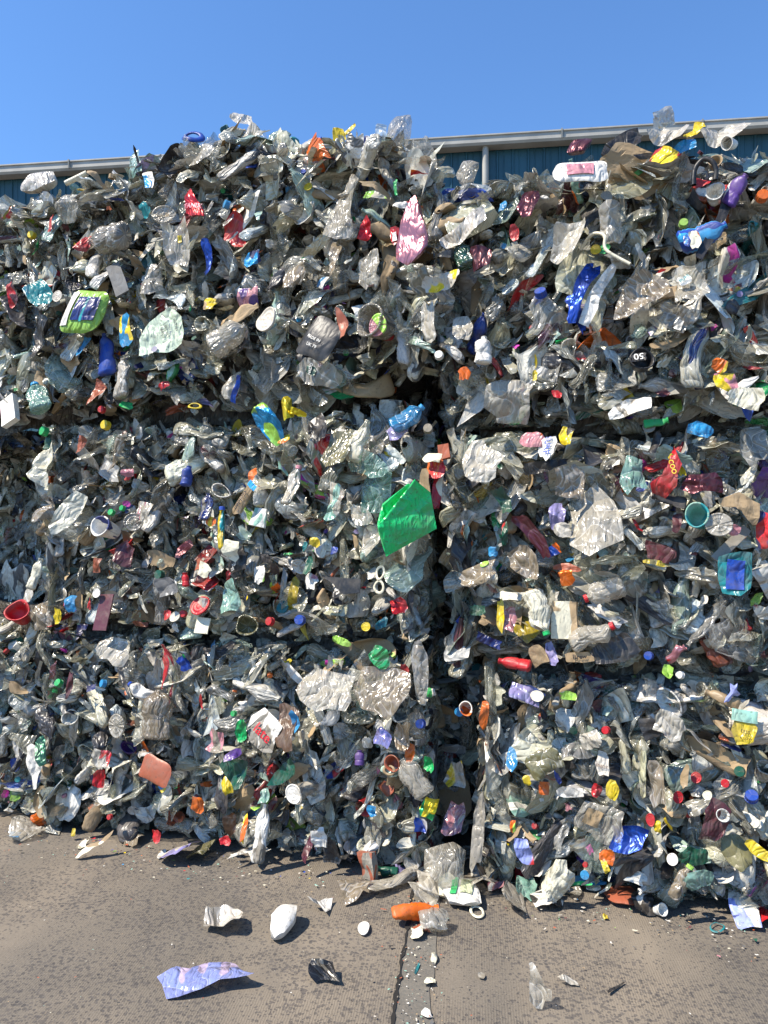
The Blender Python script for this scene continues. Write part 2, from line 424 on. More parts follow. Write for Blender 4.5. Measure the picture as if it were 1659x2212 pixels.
# filled joint between two slabs: it runs away from the viewer, a few degrees to the right
def joint_x(y): return .03 + (y - 2.41) * .112
ys = np.linspace(.4, 4.2, 60); r_ = np.random.default_rng(5)
L_ = [(joint_x(y) + r_.normal(0, .006), y, .004) for y in ys]; R_ = [(joint_x(y) + .125 + r_.normal(0, .009), y, .004) for y in ys]
k = len(ys)
g2 = bm_obj('joint_filler', L_ + R_, [(i, k + i, k + i + 1, i + 1) for i in range(k - 1)], ground_mat('joint_grout', False, False, (.150, .140, .120)))
tag(g2, kind='structure')
ys = np.linspace(.4, 4.2, 160)
cr = []
wob = 0
for y in ys:
    wob = wob * .8 + r_.normal(0, .0015); wd_ = abs(r_.normal(.004, .003)) + .002
    cr.append((joint_x(y) + wob - wd_, y, .008)); cr.append((joint_x(y) + wob + wd_, y, .008))
g3 = bm_obj('joint_crack', cr, [(2 * i, 2 * i + 1, 2 * i + 3, 2 * i + 2) for i in range(len(ys) - 1)], flat_mat('crack_dark', (.018, .016, .014), .95))
tag(g3, kind='structure')

# ------------------------------------------------------------------ the hall behind
def bpt(px, py):
    """a point on the hall's front for a spot in the photograph"""
    # front runs from (-6.67,12.86) to (5.9,11.36)
    t = (px - W0 / 2) / FPX; m = -1.5 / 12.57
    Y = (12.86 + 6.67 * m) / (1 - m * t)
    return Vector((t * Y, Y, CAM_Z + (HORIZON - py) / FPX * Y))
bm_ = -1.5 / 12.57
BD = Vector((1, bm_, 0)).normalized(); BN = Vector((bm_, -1, 0)).normalized(); B0 = Vector((0, 12.86 + 6.67 * bm_, 0)) - BN * .245
eave = bpt(830, 303).z
hall = bpy.data.objects.new('warehouse', None); COL.objects.link(hall); hall.location = B0
tag(hall, 'teal blue ribbed metal warehouse with pale gutter behind the bales', 'warehouse')
def hw(u, z, d): return BD * u + BN * d + Vector((0, 0, z))
U0, U1 = -16, 16
M['clad'] = flat_mat('blue_cladding', (.022, .095, .135), .5, .0, .4, 1.5)
M['gutter'] = flat_mat('pale_gutter_metal', (.47, .45, .40), .5, 0, .35, 3)
M['soffit'] = flat_mat('gutter_underside', (.30, .30, .28), .5)
vs, fs = [], []
prof = []; u = U0
while u < U1:
    for du, d in ((0, 0), (.055, 0), (.065, .022), (.085, .022), (.095, 0), (.155, 0), (.16, .008), (.17, .008), (.175, 0)):
        prof.append((u + du * 1.15, d))
    u += .25
for i, (uu, d) in enumerate(prof):
    vs += [hw(uu, 0, d), hw(uu, eave - .12, d)]
    if i: fs.append((2 * i - 2, 2 * i, 2 * i + 1, 2 * i - 1))
bm_obj('cladding', vs, fs, M['clad'], hall)
def prism(name, pr, mat, parent, u0=U0, u1=U1):
    """pr: (d, z) outline swept along the hall's front"""
    n = len(pr); v = [hw(u0, z, d) for d, z in pr] + [hw(u1, z, d) for d, z in pr]
    f = [(i, (i + 1) % n, n + (i + 1) % n, n + i) for i in range(n)] + [tuple(range(n))[::-1], tuple(range(n, 2 * n))]
    return bm_obj(name, v, f, mat, parent)
gt = prism('gutter', [(.02, eave - .155), (.20, eave - .155), (.225, eave - .12), (.225, eave - .03), (.245, eave - .02), (.245, eave), (.02, eave)], M['gutter'], hall)
for px in (148, 922, 1214, 1518):
    p = bpt(px, 300); uu = (p - B0).dot(BD)
    prism('gutter_bracket', [(.226, eave - .13), (.236, eave - .13), (.256, eave - .02), (.256, eave + .015), (.10, eave + .015), (.10, eave + .003), (.247, eave + .003), (.247, eave - .02), (.228, eave - .03)], M['soffit'], gt, uu - .012, uu + .012)
    prism('gutter_joint', [(.2265, eave - .125), (.232, eave - .125), (.232, eave - .034), (.2265, eave - .034)], M['soffit'], gt, uu + .03, uu + .036)
prism('flashing', [(-.3, eave + .003), (.02, eave + .003), (.02, eave + .045), (-.3, eave + .09)], M['gutter'], hall)
bm_obj('roof', [hw(U0, eave + .04, -.3), hw(U1, eave + .04, -.3), hw(U1, eave + .6, -10), hw(U0, eave + .6, -10)], [(0, 1, 2, 3)], M['clad'], hall)
bm_obj('wall', [hw(U0, 0, -.02), hw(U0, eave - .13, -.02), hw(U0, eave - .13, -10), hw(U0, 0, -10), hw(U1, 0, -.02), hw(U1, eave - .13, -.02), hw(U1, eave - .13, -10), hw(U1, 0, -10)],
       [(0, 1, 2, 3), (7, 6, 5, 4), (3, 2, 6, 7)], M['clad'], hall)
p = bpt(1049, 330); uu = (p - B0).dot(BD)
V, F, L = tube_geo([hw(uu, eave - .13, .12), hw(uu, eave - .2, .11), hw(uu, 3, .11), hw(uu, 0.1, .11)], .052, 16)
bm_obj('downpipe', V, F, M['gutter'], hall, True)

# ------------------------------------------------------------------ the profile of the wall of bales
TOP = np.array([(-300,480),(0,446),(60,416),(150,386),(250,362),(330,326),(400,296),(470,284),(500,262),(545,262),(600,280),(660,292),(720,286),(780,276),(850,272),(890,285),(915,322),(942,400),(965,392),(1010,372),(1060,372),(1100,352),(1200,350),(1250,330),(1300,332),(1370,312),(1420,300),(1480,290),(1560,288),(1659,300),(2100,300)], float)
def px_of(s):
    X = s * DIR.x; Y = ORG.y + s * DIR.y; return W0 / 2 + X / Y * FPX
def top_z(s):
    px = px_of(s); Y = ORG.y + s * DIR.y
    return CAM_Z + (HORIZON - np.interp(px, TOP[:, 0], TOP[:, 1])) / FPX * Y
HOLES = []      # (s, z, rs, rz, push)
for px, py, rx, ry, pu in ((880, 838, 85, 50, .6), (800, 862, 80, 25, .25), (935, 760, 16, 80, .22), (945, 900, 20, 40, .2), (945, 1260, 32, 130, .65), (938, 1400, 46, 95, .75), (935, 1160, 20, 60, .3),
                           (955, 1500, 34, 80, .6), (1440, 930, 150, 9, .07), (1250, 1462, 150, 10, .07), (1100, 940, 100, 12, .12), (1500, 540, 40, 40, .15), (1000, 640, 30, 90, .12), (460, 600, 16, 100, .15), (120, 560, 20, 60, .1), (350, 1375, 260, 8, .08), (240, 890, 230, 10, .08),
                           (1010, 1810, 40, 80, .15), (1230, 1860, 25, 40, .2)):
    s, z, Y = sz(px, py); HOLES.append((s, z, rx / FPX * Y, ry / FPX * Y, pu))
def hole(s, z):
    d = np.zeros(np.shape(s))
    for hs, hz, rs, rz, pu in HOLES:
        q = ((s - hs) / rs) ** 2 + ((z - hz) / rz) ** 2
        d = np.maximum(d, pu * np.exp(-q ** 1.5 * .8))
    return d
_r = np.random.default_rng(3); _k = _r.normal(0, 1, (18, 3)) * np.array([3.2, 3.2, 3.2]); _p = _r.uniform(0, 6.28, 18)
def lump(s, z, y=0.0):
    o = np.zeros(np.shape(s))
    for i in range(18): o = o + np.sin(_k[i, 0] * s + _k[i, 1] * z + _k[i, 2] * y + _p[i])
    return o / 18 ** .5 * .028

# ------------------------------------------------------------------ a library of crushed pieces (unit size about 1)
LIB = {'film': [], 'drape': [], 'wad': [], 'bottle': [], 'cap': [], 'tub': [], 'lid': [], 'shard': [], 'strip': [], 'box': []}
def norm(v):
    v = v - (v.max(0) + v.min(0)) / 2
    return v / max(1.0, np.abs(v).max() / .68) * [1, 1, min(1.0, .40 / np.abs(v[:, 2]).max())]
for i in range(44):
    r = np.random.default_rng(100 + i)
    v, F, p = Sheet(1, r.uniform(.6, 1.3), 100 + i, amp=r.uniform(.3, .6), nf=16, lat=.2, bend=r.choice([0, 0, 1.2, -1.2]), rag=.25).mesh(14); LIB['film'].append((norm(v), F, p, i % 2 == 0))
for i in range(26):
    r = np.random.default_rng(200 + i)
    v, F, p = Sheet(r.uniform(.3, .7), 1.5, 200 + i, amp=r.uniform(.5, .9), nf=16, style=1, lat=.15, bend=r.choice([0, 1.5, -1.5]), rag=.22).mesh(14); LIB['drape'].append((norm(v), F, p, i % 3 > 0))
for i in range(18):
    v, F, p = Sheet(1.2, 1.1, 300 + i, amp=.9, nf=22, lat=.45, rag=.25).mesh(17); LIB['wad'].append((norm(v * [1, 1, .8]), F, p, i % 2 == 0))
for i in range(16):
    r = np.random.default_rng(400 + i)
    P = bottle_parts(.42, 1.25, 400 + i, sq=r.uniform(.25, .7), cap=False, amt=.2, bend=r.normal(0, .25), ribs=i % 2 == 0)
    LIB['bottle'].append((norm(P[0][1]), P[0][2], P[0][3], True))
v, F, p = cap_geo(.5, .5, 20); LIB['cap'].append((v, F, p, False))
for i in range(6):
    v, F, p = tub_geo(.36, .5, .7, 18); LIB['tub'].append((norm(crush(v, 500 + i, 1, .8, .35)), F, p, True))
for i in range(4):
    v, F, p = lid_geo(.5, 24); LIB['lid'].append((crush(v, 520 + i, 1, 1, .12), F, p, True))
for i in range(16):
    v, F, p = Sheet(1, .7, 600 + i, amp=.12, nf=3, lat=.02, bend=.9 * (i % 3 - 1), rag=.4).mesh(8); LIB['shard'].append((norm(v), F, p, i % 2 == 0))
for i in range(12):
    v, F, p = Sheet(.22, 1.7, 700 + i, amp=.35, nf=8, lat=.35, rag=.2).mesh(12); LIB['strip'].append((norm(v), F, p, i % 2 == 0))
for i in range(5):
    v, F, p = box_geo(.8, 1, .35, 5); LIB['box'].append((crush(v, 800 + i, 1, .8, .25), F, p, False))

KINDS = ['film', 'drape', 'wad', 'bottle', 'cap', 'tub', 'lid', 'shard', 'strip', 'box']
NAME = dict(film='plastic_film', drape='hanging_film', wad='crumpled_film', bottle='crushed_bottle', cap='bottle_cap', tub='crushed_cup', lid='pot_lid', shard='plastic_shard', strip='film_strip', box='flattened_carton')
BRIGHT = ['blue', 'blue', 'sky', 'teal', 'green', 'green', 'dgreen', 'lime', 'red', 'red', 'red', 'maroon', 'maroon', 'pink', 'orange', 'orange', 'terra', 'yellow', 'yellow', 'purple', 'lilac', 'magenta', 'navy', 'tan', 'mint']
def random_colour(r, kind, size):
    """(tint rgba, tint2 rgba, material index) ; alpha of tint is the opacity of clear film"""
    q = r.random()
    small = size < .085
    pb = {'cap': .55, 'lid': .3, 'tub': .2, 'shard': .17, 'strip': .22, 'box': .12, 'bottle': .08}.get(kind, .075) * (.85 if small else .42)
    if q < pb:
        c = np.array(C[BRIGHT[r.integers(len(BRIGHT))]]) * r.uniform(.35, .9); c2 = np.array(C[BRIGHT[r.integers(len(BRIGHT))]] if r.random() < .5 else C['white'])
        hard = kind in ('cap', 'lid', 'tub', 'shard')
        return (*c, 1), (*c2, 0 if hard or r.random() < .4 else 1), (2 if hard else 1)
    if q < pb + .12:
        v = r.uniform(.45, .8); return (v, v * .965, v * r.uniform(.80, .92), 1), (*C['grey'], float(r.random() < .25)), 1
    if q < pb + .175:
        v = r.uniform(.01, .06); return (v, v, v * 1.15, 1), (.3, .3, .3, float(r.random() < .2)), 1
    if q < pb + .21:
        return (*np.array(C['tan']) * r.uniform(.6, 1.1), 1), (.2, .15, .1, 0), 3
    v = r.choice([r.uniform(.44, .70), r.uniform(.18, .42)], p=[.5, .5]); wv = r.uniform(.66, .88); gz = r.choice([1.0, 1.03, 1.0])
    if r.random() < .08: base = (v * .88, v * .97, v * .95)
    elif r.random() < .08: base = (v * .7, v * .95, v * .8)
    else: base = (v, v * (.93 + .04 * wv) * gz, v * wv)
    a = r.choice([.95, r.uniform(.35, .75), r.uniform(.15, .35)], p=[.36, .38, .26])
    return (*base, a), (*C[BRIGHT[r.integers(len(BRIGHT))]], float(r.random() < .04)), 0
MATS = [M['clear'], M['opaque'], M['hard'], M['paper'], M['foil']]

def basis(r, out, flow, spread):
    """random orientation: local z roughly along 'out', local y roughly along 'flow'"""
    z = Vector(out) + Vector(r.normal(0, spread, 3)); z.normalize()
    y = Vector(flow) + Vector(r.normal(0, .45, 3)); y = (y - z * y.dot(z)).normalized()
    x = y.cross(z); return np.array([x, y, z])

ITEMS_XZ = []          # filled from the item table: (s, z, rs, rz, d)
def push_for_items(s, z, d, size):
    for (a, b, ra, rb, dd) in ITEMS_XZ:
        q = ((s - a) / (ra + size * .28)) ** 2 + ((z - b) / (rb + size * .28)) ** 2
        if q < 1: d = min(d, dd - .05 - size * .22)
    return d

def make_bale(name_seed, s0, s1, z0, z1, d0, label, density=1.0, topped=False, sides=(False, False), big=1.0, n_parts=96):
    r = np.random.default_rng(name_seed)
    root = bpy.data.objects.new('waste_bale', None); COL.objects.link(root); root.location = wall((s0 + s1) / 2, z0, d0 - .5)
    tag(root, label, 'waste bale', 'bales of crushed plastic waste')
    base = np.array(root.location)
    # --- core of pressed waste: a lumpy block inside, coloured dark to paint deep shade into the gaps
    ins = .23; n = 30
    def zt(s): return (top_z(s) - .02) if topped else np.full(np.shape(s), z1)
    g1 = np.linspace(0, 1, n); A, B = np.meshgrid(g1, g1, indexing='xy'); A = A.ravel(); B = B.ravel(); F = grid_faces(n, n)
    Vc, Fc, off = [], [], 0
    DEP = 1.0
    def face(sv, zv, dv, flip):
        nonlocal off
        dd = dv + np.where(dv > -.3, lump(sv, zv) * 1.0 - hole(sv, zv), 0) + d0
        P = np.array(ORG)[None] + sv[:, None] * np.array(DIR)[None] + dd[:, None] * np.array(NRM)[None]; P[:, 2] += zv
        P += r.normal(0, .012, P.shape)
        Vc.append(P - base); Fc.append((F[:, ::-1] if flip else F) + off); off += len(P)
    sA = s0 + ins * .6 + A * (s1 - s0 - ins * 1.2)
    zb = max(z0 - .05, .02); ztop = zt(sA) - (ins if topped else -.01)
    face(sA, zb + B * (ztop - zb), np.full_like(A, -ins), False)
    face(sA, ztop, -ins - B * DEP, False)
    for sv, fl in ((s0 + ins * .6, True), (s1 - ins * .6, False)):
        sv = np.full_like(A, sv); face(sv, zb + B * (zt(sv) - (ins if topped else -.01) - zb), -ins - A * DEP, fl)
    Vc = np.concatenate(Vc); Fc = np.concatenate(Fc)
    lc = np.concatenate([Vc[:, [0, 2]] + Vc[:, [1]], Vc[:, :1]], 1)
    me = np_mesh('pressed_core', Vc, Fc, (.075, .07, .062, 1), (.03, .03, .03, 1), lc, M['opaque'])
    link('pressed_core', me, root)
    # --- pieces
    pieces = []
    hgt = (float(np.mean(zt(np.array([s0, (s0 + s1) / 2, s1])))) - z0)
    vis0, vis1 = max(s0, -2.85 + min(d0, 0) * .9), min(s1, 2.35)
    area = (vis1 - vis0) * hgt
    N = int(area * 960 * density)
    def add(s, z, d, kind, size, out, flow, spread, top=False):
        pieces.append((s, z, d, kind, size, basis(r, out, flow, spread), top))
    kp = [.24, .315, .11, .12, .018, .015, .012, .10, .06, .01]
    for i in range(N):
        s = r.uniform(vis0 - .05, vis1 + .05) if vis1 < s1 or vis0 > s0 else r.uniform(s0 + .01, s1 - .01)
        s = min(max(s, s0 + .01), s1 - .01)
        ztp = float(zt(np.array(s))); z = r.uniform(z0 + .02, ztp - .03)
        kind = KINDS[r.choice(10, p=kp)]
        size = float(np.clip(np.exp(r.normal(math.log(.080 * big), .48)), .045, .34))
        if kind == 'cap': size = r.uniform(.024, .036)
        if kind == 'lid': size = r.uniform(.05, .10)
        if kind == 'tub': size = r.uniform(.06, .11)
        if kind == 'shard': size *= .6
        if kind == 'bottle': size = r.uniform(.12, .22)
        hl = float(hole(s, z)); d = r.uniform(-.20, .025) + lump(s, z) - hl
        if hl > .12: size = min(size, .10)
        ff = math.sin(3.1 * s + 1.7 * z + name_seed) + math.sin(5.3 * z - 2.2 * s + 2 * name_seed) * .8 + .35 * math.sin(9 * s + name_seed)
        if ff < -.8 and kind == 'film': kind = 'drape'
        # pieces lie flat near the top and bottom of a bale, hang elsewhere
        e = min(z - z0, ztp - z)
        edge = math.exp(-(e / .10) ** 2)
        ex = min(s - s0, s1 - s) if (sides[0] or sides[1]) else 9
        if ex < .07: d -= (.07 - ex) * 1.0
        d -= edge * (.05 + .13 * r.random())
        fl = (r.normal(0, .25) + .55 * ff, 0, 1) if r.random() > edge * .85 else tuple(DIR)
        if kind in ('film', 'wad', 'bottle', 'box') and r.random() < .3: fl = tuple(r.normal(0, 1, 3))
        d = push_for_items(s, z, d, size)
        out = (NRM.x, NRM.y, .35 + .35 * r.random())
        add(s, z, d + d0, kind, size, out, fl, .68)
    # --- loose heap on top of the uppermost bales, and on shelves
    nt = int((vis1 - vis0) * (230 if topped else 60))
    for i in range(nt):
        s = r.uniform(vis0, vis1); q = r.random() ** 1.8 if topped else r.random()
        dd = -q * (.9 if topped else .35) + .01
        kind = KINDS[r.choice(10, p=kp)]
        size = float(np.clip(np.exp(r.normal(math.log(.105 * big), .4)), .05, .2))
        if kind == 'cap': size = .04
        if kind in ('lid', 'tub'): size = .09
        ztp = float(zt(np.array(s)))
        z = ztp - .05 + r.uniform(-.06, .035) * (1 if topped else .4) - (size * .25)
        if not topped: z -= .03
        add(s, z, dd + d0 - (.03 if not topped else 0), kind, size, (NRM.x * .5, NRM.y * .5, 1), (r.normal(), r.normal(), .6), .8, True)
    for si, sd_ in enumerate(sides):
        if not sd_: continue
        sgn = -1 if si == 0 else 1; se = s0 if si == 0 else s1
        for i in range(int(hgt * 1.0 * 330)):
            dd = -r.random() ** 1.5 * .9; z = r.uniform(z0, float(zt(np.array(se))) - .04)
            kind = KINDS[r.choice(10, p=kp)]; size = float(np.clip(np.exp(r.normal(math.log(.12 * big), .4)), .05, .28))
            if kind == 'cap': size = .04
            if kind in ('lid', 'tub'): size = .09
            add(se - sgn * (.04 + .05 * r.random()), z, dd + d0, kind, size, DIR * sgn, (0, 0, 1), .45)
    # --- build; the ones that show largest become parts of their own
    order = sorted(range(len(pieces)), key=lambda i: -(pieces[i][4] * (1.0 + 2.2 * (pieces[i][2] - d0)) if pieces[i][2] - d0 > -.09 and -2.3 < pieces[i][0] < 1.72 else 0))
    own = set(order[:n_parts])
    AV, AF, A1, A2, AL, AM, AS = [], [], [], [], [], [], []; off = 0
    for i, (s, z, d, kind, size, B3, top) in enumerate(pieces):
        lib = LIB[kind]; v, F, p, sm = lib[r.integers(len(lib))]
        t1, t2, mi = random_colour(r, kind, size)
        sc3 = size * np.array([r.uniform(.75, 1.2), r.uniform(.8, 1.25), r.uniform(.7, 1.2)]) if kind not in ('cap', 'lid') else size
        P = (v * sc3) @ B3 + np.array(wall(s, z, d)) - base
        # the press has flattened whatever stuck out of the bale
        rel = P + base - np.array(ORG); dn = rel @ np.array(NRM); lim_ = d0 + (.035 if not top else .05) + (r.random() ** 4) * .07
        over = np.maximum(dn - lim_, 0); P -= over[:, None] * .82 * np.array(NRM)[None]
        if not top or not topped:
            zz = P[:, 2] + base[2]; k1 = .8 if r.random() < .85 else .3
            k1 *= .55 + .45 * r.random(); ws = .030 * math.sin(3.3 * s + 1) + .018 * math.sin(9 * s + 2)
            if not topped: P[:, 2] -= np.maximum(zz - (z1 - .005 + ws), 0) * k1
            P[:, 2] += np.maximum((z0 + .01 + (ws if z0 > .5 else 0)) - zz, 0) * k1
        ss = rel @ np.array(DIR)
        if sides[0]: P += (np.maximum(s0 - ss, 0) * (.3 + .5 * r.random()))[:, None] * np.array(DIR)[None]
        if sides[1]: P -= (np.maximum(ss - s1, 0) * (.3 + .5 * r.random()))[:, None] * np.array(DIR)[None]
        gz_ = base[2] + P[:, 2]; P[:, 2] = np.where(gz_ < .004, .004 - base[2] + (.0005 * (np.arange(len(P)) % 7)), P[:, 2])
        lo = np.concatenate([p * size + r.uniform(-9, 9, 2), np.full((len(p), 1), r.uniform(-9, 9))], 1)
        if i in own:
            c0 = P.mean(0)
            me = np_mesh(NAME[kind], P - c0, F, t1, t2, lo, MATS[mi], smooth=np.full(len(F), sm))
            o = link(NAME[kind], me, root); o.location = c0
        else:
            AV.append(P); AF.append(F + off); off += len(P)
            A1.append(np.tile(np.array(t1, np.float32), (len(P), 1))); A2.append(np.tile(np.array(t2, np.float32), (len(P), 1)))
            AL.append(lo); AM.append(np.full(len(F), mi)); AS.append(np.full(len(F), sm))
    me = np_mesh('pressed_plastic', np.concatenate(AV), np.concatenate(AF), np.concatenate(A1), np.concatenate(A2), np.concatenate(AL), MATS, np.concatenate(AM), np.concatenate(AS))
    o = link('pressed_plastic', me, root); o['kind'] = 'stuff'
    return root
# ------------------------------------------------------------------ builders of single items
def text_mesh(body):
    cu = bpy.data.curves.new('t', 'FONT'); cu.body = body; cu.size = 1; cu.align_x = 'CENTER'; cu.align_y = 'CENTER'; cu.resolution_u = 3; cu.offset = .012
    o = bpy.data.objects.new('t', cu); COL.objects.link(o)
    dg = bpy.context.evaluated_depsgraph_get(); me = bpy.data.meshes.new_from_object(o.evaluated_get(dg))
    bpy.data.objects.remove(o)
    import bmesh
    b = bmesh.new(); b.from_mesh(me); bmesh.ops.triangulate(b, faces=b.faces[:])
    for _ in range(2):
        es = [e for e in b.edges if e.calc_length() > .22]
        if es: bmesh.ops.subdivide_edges(b, edges=es, cuts=1); bmesh.ops.triangulate(b, faces=b.faces[:])
    b.verts.ensure_lookup_table()
    v = np.array([x.co[:] for x in b.verts]); f = [tuple(y.index for y in x.verts) for x in b.faces]; b.free()
    bpy.data.meshes.remove(me)
    w = v[:, 0].max() - v[:, 0].min()
    return v[:, :2], f, w

TINTED = {}
def part_mesh(name, V, F, L, colour, col2=None, mat='opaque', alpha=1.0, smooth=True, size=1.0, seed=0):
    r = np.random.default_rng(seed)
    loc = np.concatenate([L + r.uniform(-9, 9, 2), np.full((len(L), 1), r.uniform(-9, 9))], 1)
    t1 = (*col(colour), alpha); t2 = (*col(col2), 1.0) if col2 is not None else (0, 0, 0, 0)
    return np_mesh(name, V, F, t1, t2, loc, M[mat], smooth=np.full(len(F), smooth))

N_ITEM = [0]
def finish(parts, name, label, cat, loc, rot3, group=None):
    """parts: list of (part name, mesh, [sub parts]) ; one part alone becomes the thing itself"""
    mat4 = Matrix.Translation(loc) @ rot3.to_4x4()
    if len(parts) == 1:
        parts[0][1].name = name
        o = link(name, parts[0][1]); o.matrix_world = mat4; tag(o, label, cat, group); return o
    root = bpy.data.objects.new(name, None); COL.objects.link(root); root.matrix_world = mat4; root.empty_display_size = .05
    tag(root, label, cat, group)
    for pn, me in parts: link(pn, me, root)
    return root

def frame(out, up, rot):
    z = Vector(out).normalized(); y = Vector(up); y = (y - z * y.dot(z)).normalized(); x = y.cross(z)
    a = math.radians(rot); X = x * math.cos(a) + y * math.sin(a); Y = -x * math.sin(a) + y * math.cos(a)
    return Matrix((X, Y, z)).transposed()

def build(kind, w, h, colour, seed, o):
    colour = tuple(np.array(col(colour)) * (.75 if max(col(colour)) > 1.6 * min(col(colour)) else 1)); mat = o.get('mat'); al = o.get('al', 1.0); c2 = o.get('c2'); parts = []
    if kind in ('film', 'pouch'):
        s = Sheet(w, h, seed, amp=o.get('amp', .3), nf=o.get('nf', 13), style=o.get('style', 0), bend=o.get('bend', 0), poly=o.get('poly'), bulge=o.get('bulge', .12 if kind == 'pouch' else 0), lat=o.get('lat', .06), rag=o.get('rag', .1))
        n = max(o.get('n', 26), 26)
        V, F, L = s.mesh(n) if kind == 'film' else s.pouch(n)
        mt = mat or ('clear' if al < 1 else 'opaque')
        parts.append((o.get('body', 'film_skin'), part_mesh(o.get('body', 'film_skin'), V, F, L, colour, c2, mt, al, o.get('smooth', o.get('bulge', 0) != 0 or kind == 'pouch'), 1, seed)))
        sg = 1.0
        for (pn, u0, u1, v0, v1, pc) in o.get('panels', ()):
            g = np.linspace(0, 1, 16); b, a = np.meshgrid(g, g, indexing='ij')
            a, b = (a * 2 - 1), (b * 2 - 1)
            if pn.endswith('patch'): a, b = a * np.sqrt(1 - b * b / 2), b * np.sqrt(1 - a * a / 2)
            a = a / 2 + .5; b = b / 2 + .5
            p = np.stack([(u0 + (u1 - u0) * a.ravel()) * w / 2, (v0 + (v1 - v0) * b.ravel()) * h / 2], 1)
            V = s.pt(p, sg); V[:, 2] += .006
            parts.append((pn, part_mesh(pn, V, grid_faces(16, 16), p, pc, None, 'opaque', 1, True, 1, seed + 7)))
        for (tx, u, v, hh, tr, tc) in o.get('text', ()):
            q, f, tw = text_mesh(tx); q = q * hh * h * .5; a = math.radians(tr); q = q @ np.array([[math.cos(a), math.sin(a)], [-math.sin(a), math.cos(a)]])
            q = q + [u * w / 2, v * h / 2]; V = s.pt(q, sg); V[:, 2] += .010
            me = bpy.data.meshes.new('lettering'); me.from_pydata([tuple(x) for x in V], [], f); me.materials.append(ink(tc)); me.update()
            parts.append(('lettering', me))
    elif kind == 'bottle':
        for pn, V, F, L in bottle_parts(w, h, seed, o.get('sq', .55), o.get('capc') is not None, o.get('amt', .14), o.get('bend', 0), o.get('ribs', True)):
            if pn == 'body': parts.append(('bottle_body', part_mesh('bottle_body', V, F, L, colour, c2, mat or ('clear' if al < 1 else 'opaque'), al, True, 1, seed)))
            else: parts.append(('bottle_cap', part_mesh('bottle_cap', V, F, L, o['capc'], None, 'hard', 1, False, 1, seed)))
    elif kind == 'cap':
        V, F, L = cap_geo(w / 2, h, 36); parts.append(('cap', part_mesh('cap', V, F, L, colour, None, 'hard', 1, False, 1, seed)))
    elif kind == 'tub':
        V, F, L = tub_geo(w * .36, w / 2, h, 28); V[:, 2] -= h / 2; V = crush(V, seed, w, o.get('sq', 1), o.get('amt', .12))
        parts.append(('tub', part_mesh('tub', V, F, L, colour, c2, mat or ('clear' if al < 1 else 'hard'), al, True, 1, seed)))
        if o.get('lid'):
            V, F, L = lid_geo(w * .55); V[:, 2] += h * .52; parts.append(('lid', part_mesh('lid', V, F, L, o['lid'], None, 'hard', 1, True, 1, seed)))
    elif kind == 'lid':
        V, F, L = lid_geo(w / 2); V[:, 1] *= h / w; V = crush(V, seed, w, 1, o.get('amt', .08)); parts.append(('lid', part_mesh('lid', V, F, L, colour, c2, mat or ('clear' if al < 1 else 'hard'), al, True, 1, seed)))
    elif kind == 'facet':
        import bmesh
        P = o['pts']; cx = sum(p[0] for p in P) / len(P); cy = sum(p[1] for p in P) / len(P); k = o['k']
        bm = bmesh.new(); vs = [bm.verts.new(((p[0] - cx) * k, -(p[1] - cy) * k, p[2])) for p in P]
        for f in o['faces']: bm.faces.new([vs[i] for i in f])
        bmesh.ops.triangulate(bm, faces=bm.faces[:])
        for _ in range(3): bmesh.ops.subdivide_edges(bm, edges=bm.edges[:], cuts=1, use_grid_fill=True); bmesh.ops.smooth_vert(bm, verts=[v for v in bm.verts if not v.is_boundary], factor=.08, use_axis_x=True, use_axis_y=True, use_axis_z=True)
        bmesh.ops.triangulate(bm, faces=bm.faces[:]); bm.verts.ensure_lookup_table()
        sh = Sheet(w, h, seed, amp=.12, nf=10)
        V = np.array([v.co[:] for v in bm.verts]); V[:, 2] += sh.pt(V[:, :2])[:, 2] * .12
        F = np.array([[v.index for v in f.verts] + [f.verts[0].index] for f in bm.faces])
        L2 = V[:, :2].copy(); bm.free()
        me = bpy.data.meshes.new('plastic_sheet'); me.from_pydata([tuple(v) for v in V], [], [tuple(f[:3]) for f in F]); me.update()
        for p_ in me.polygons: p_.use_smooth = True
        for nm, val in (('tint', (*col(colour), 1)), ('tint2', (0, 0, 0, 0))):
            at = me.attributes.new(nm, 'FLOAT_COLOR', 'POINT'); at.data.foreach_set('color', np.tile(np.array(val, np.float32), len(V)))
        at = me.attributes.new('loc', 'FLOAT_VECTOR', 'POINT'); at.data.foreach_set('vector', V.astype(np.float32).ravel())
        me.materials.append(M['opaque']); parts.append(('sheet', me))
    elif kind == 'ring':
        V, F, L = ring_geo(w / 2, o.get('t', .1) * w); V[:, 1] *= h / w; V = crush(V, seed, w, 1, o.get('amt', .1)); parts.append(('ring', part_mesh('ring', V, F, L, colour, None, 'hard', 1, True, 1, seed)))
    elif kind == 'box':
        V, F, L = box_geo(w, h, o.get('dep', .3) * min(w, h), 9); V = crush(V, seed, max(w, h), 1, o.get('amt', .1))
        parts.append(('box', part_mesh('box', V, F, L, colour, c2, mat or 'paper', al, False, 1, seed)))
    elif kind == 'tube':
        P = smooth_path([(x * w / 2, y * h / 2, zz) for x, y, zz in o['path']]); V, F, L = tube_geo(P, o.get('r', .006), 8)
        if o.get('flat'): 
            pass
        parts.append(('tube', part_mesh('tube', V, F, L, colour, None, mat or 'hard', 1, True, 1, seed)))
    elif kind == 'plate':
        poly = o.get('poly') or [(1, 1), (-1, 1), (-1, -1), (1, -1)]
        s = Sheet(w, h, seed, amp=o.get('amp', .04), nf=3, poly=poly, lat=.01)
        p, r = s.flat(16); a = s.pt(p); b = a.copy(); b[:, 2] -= .006; b[r > .999, 2] = a[r > .999, 2] - .006
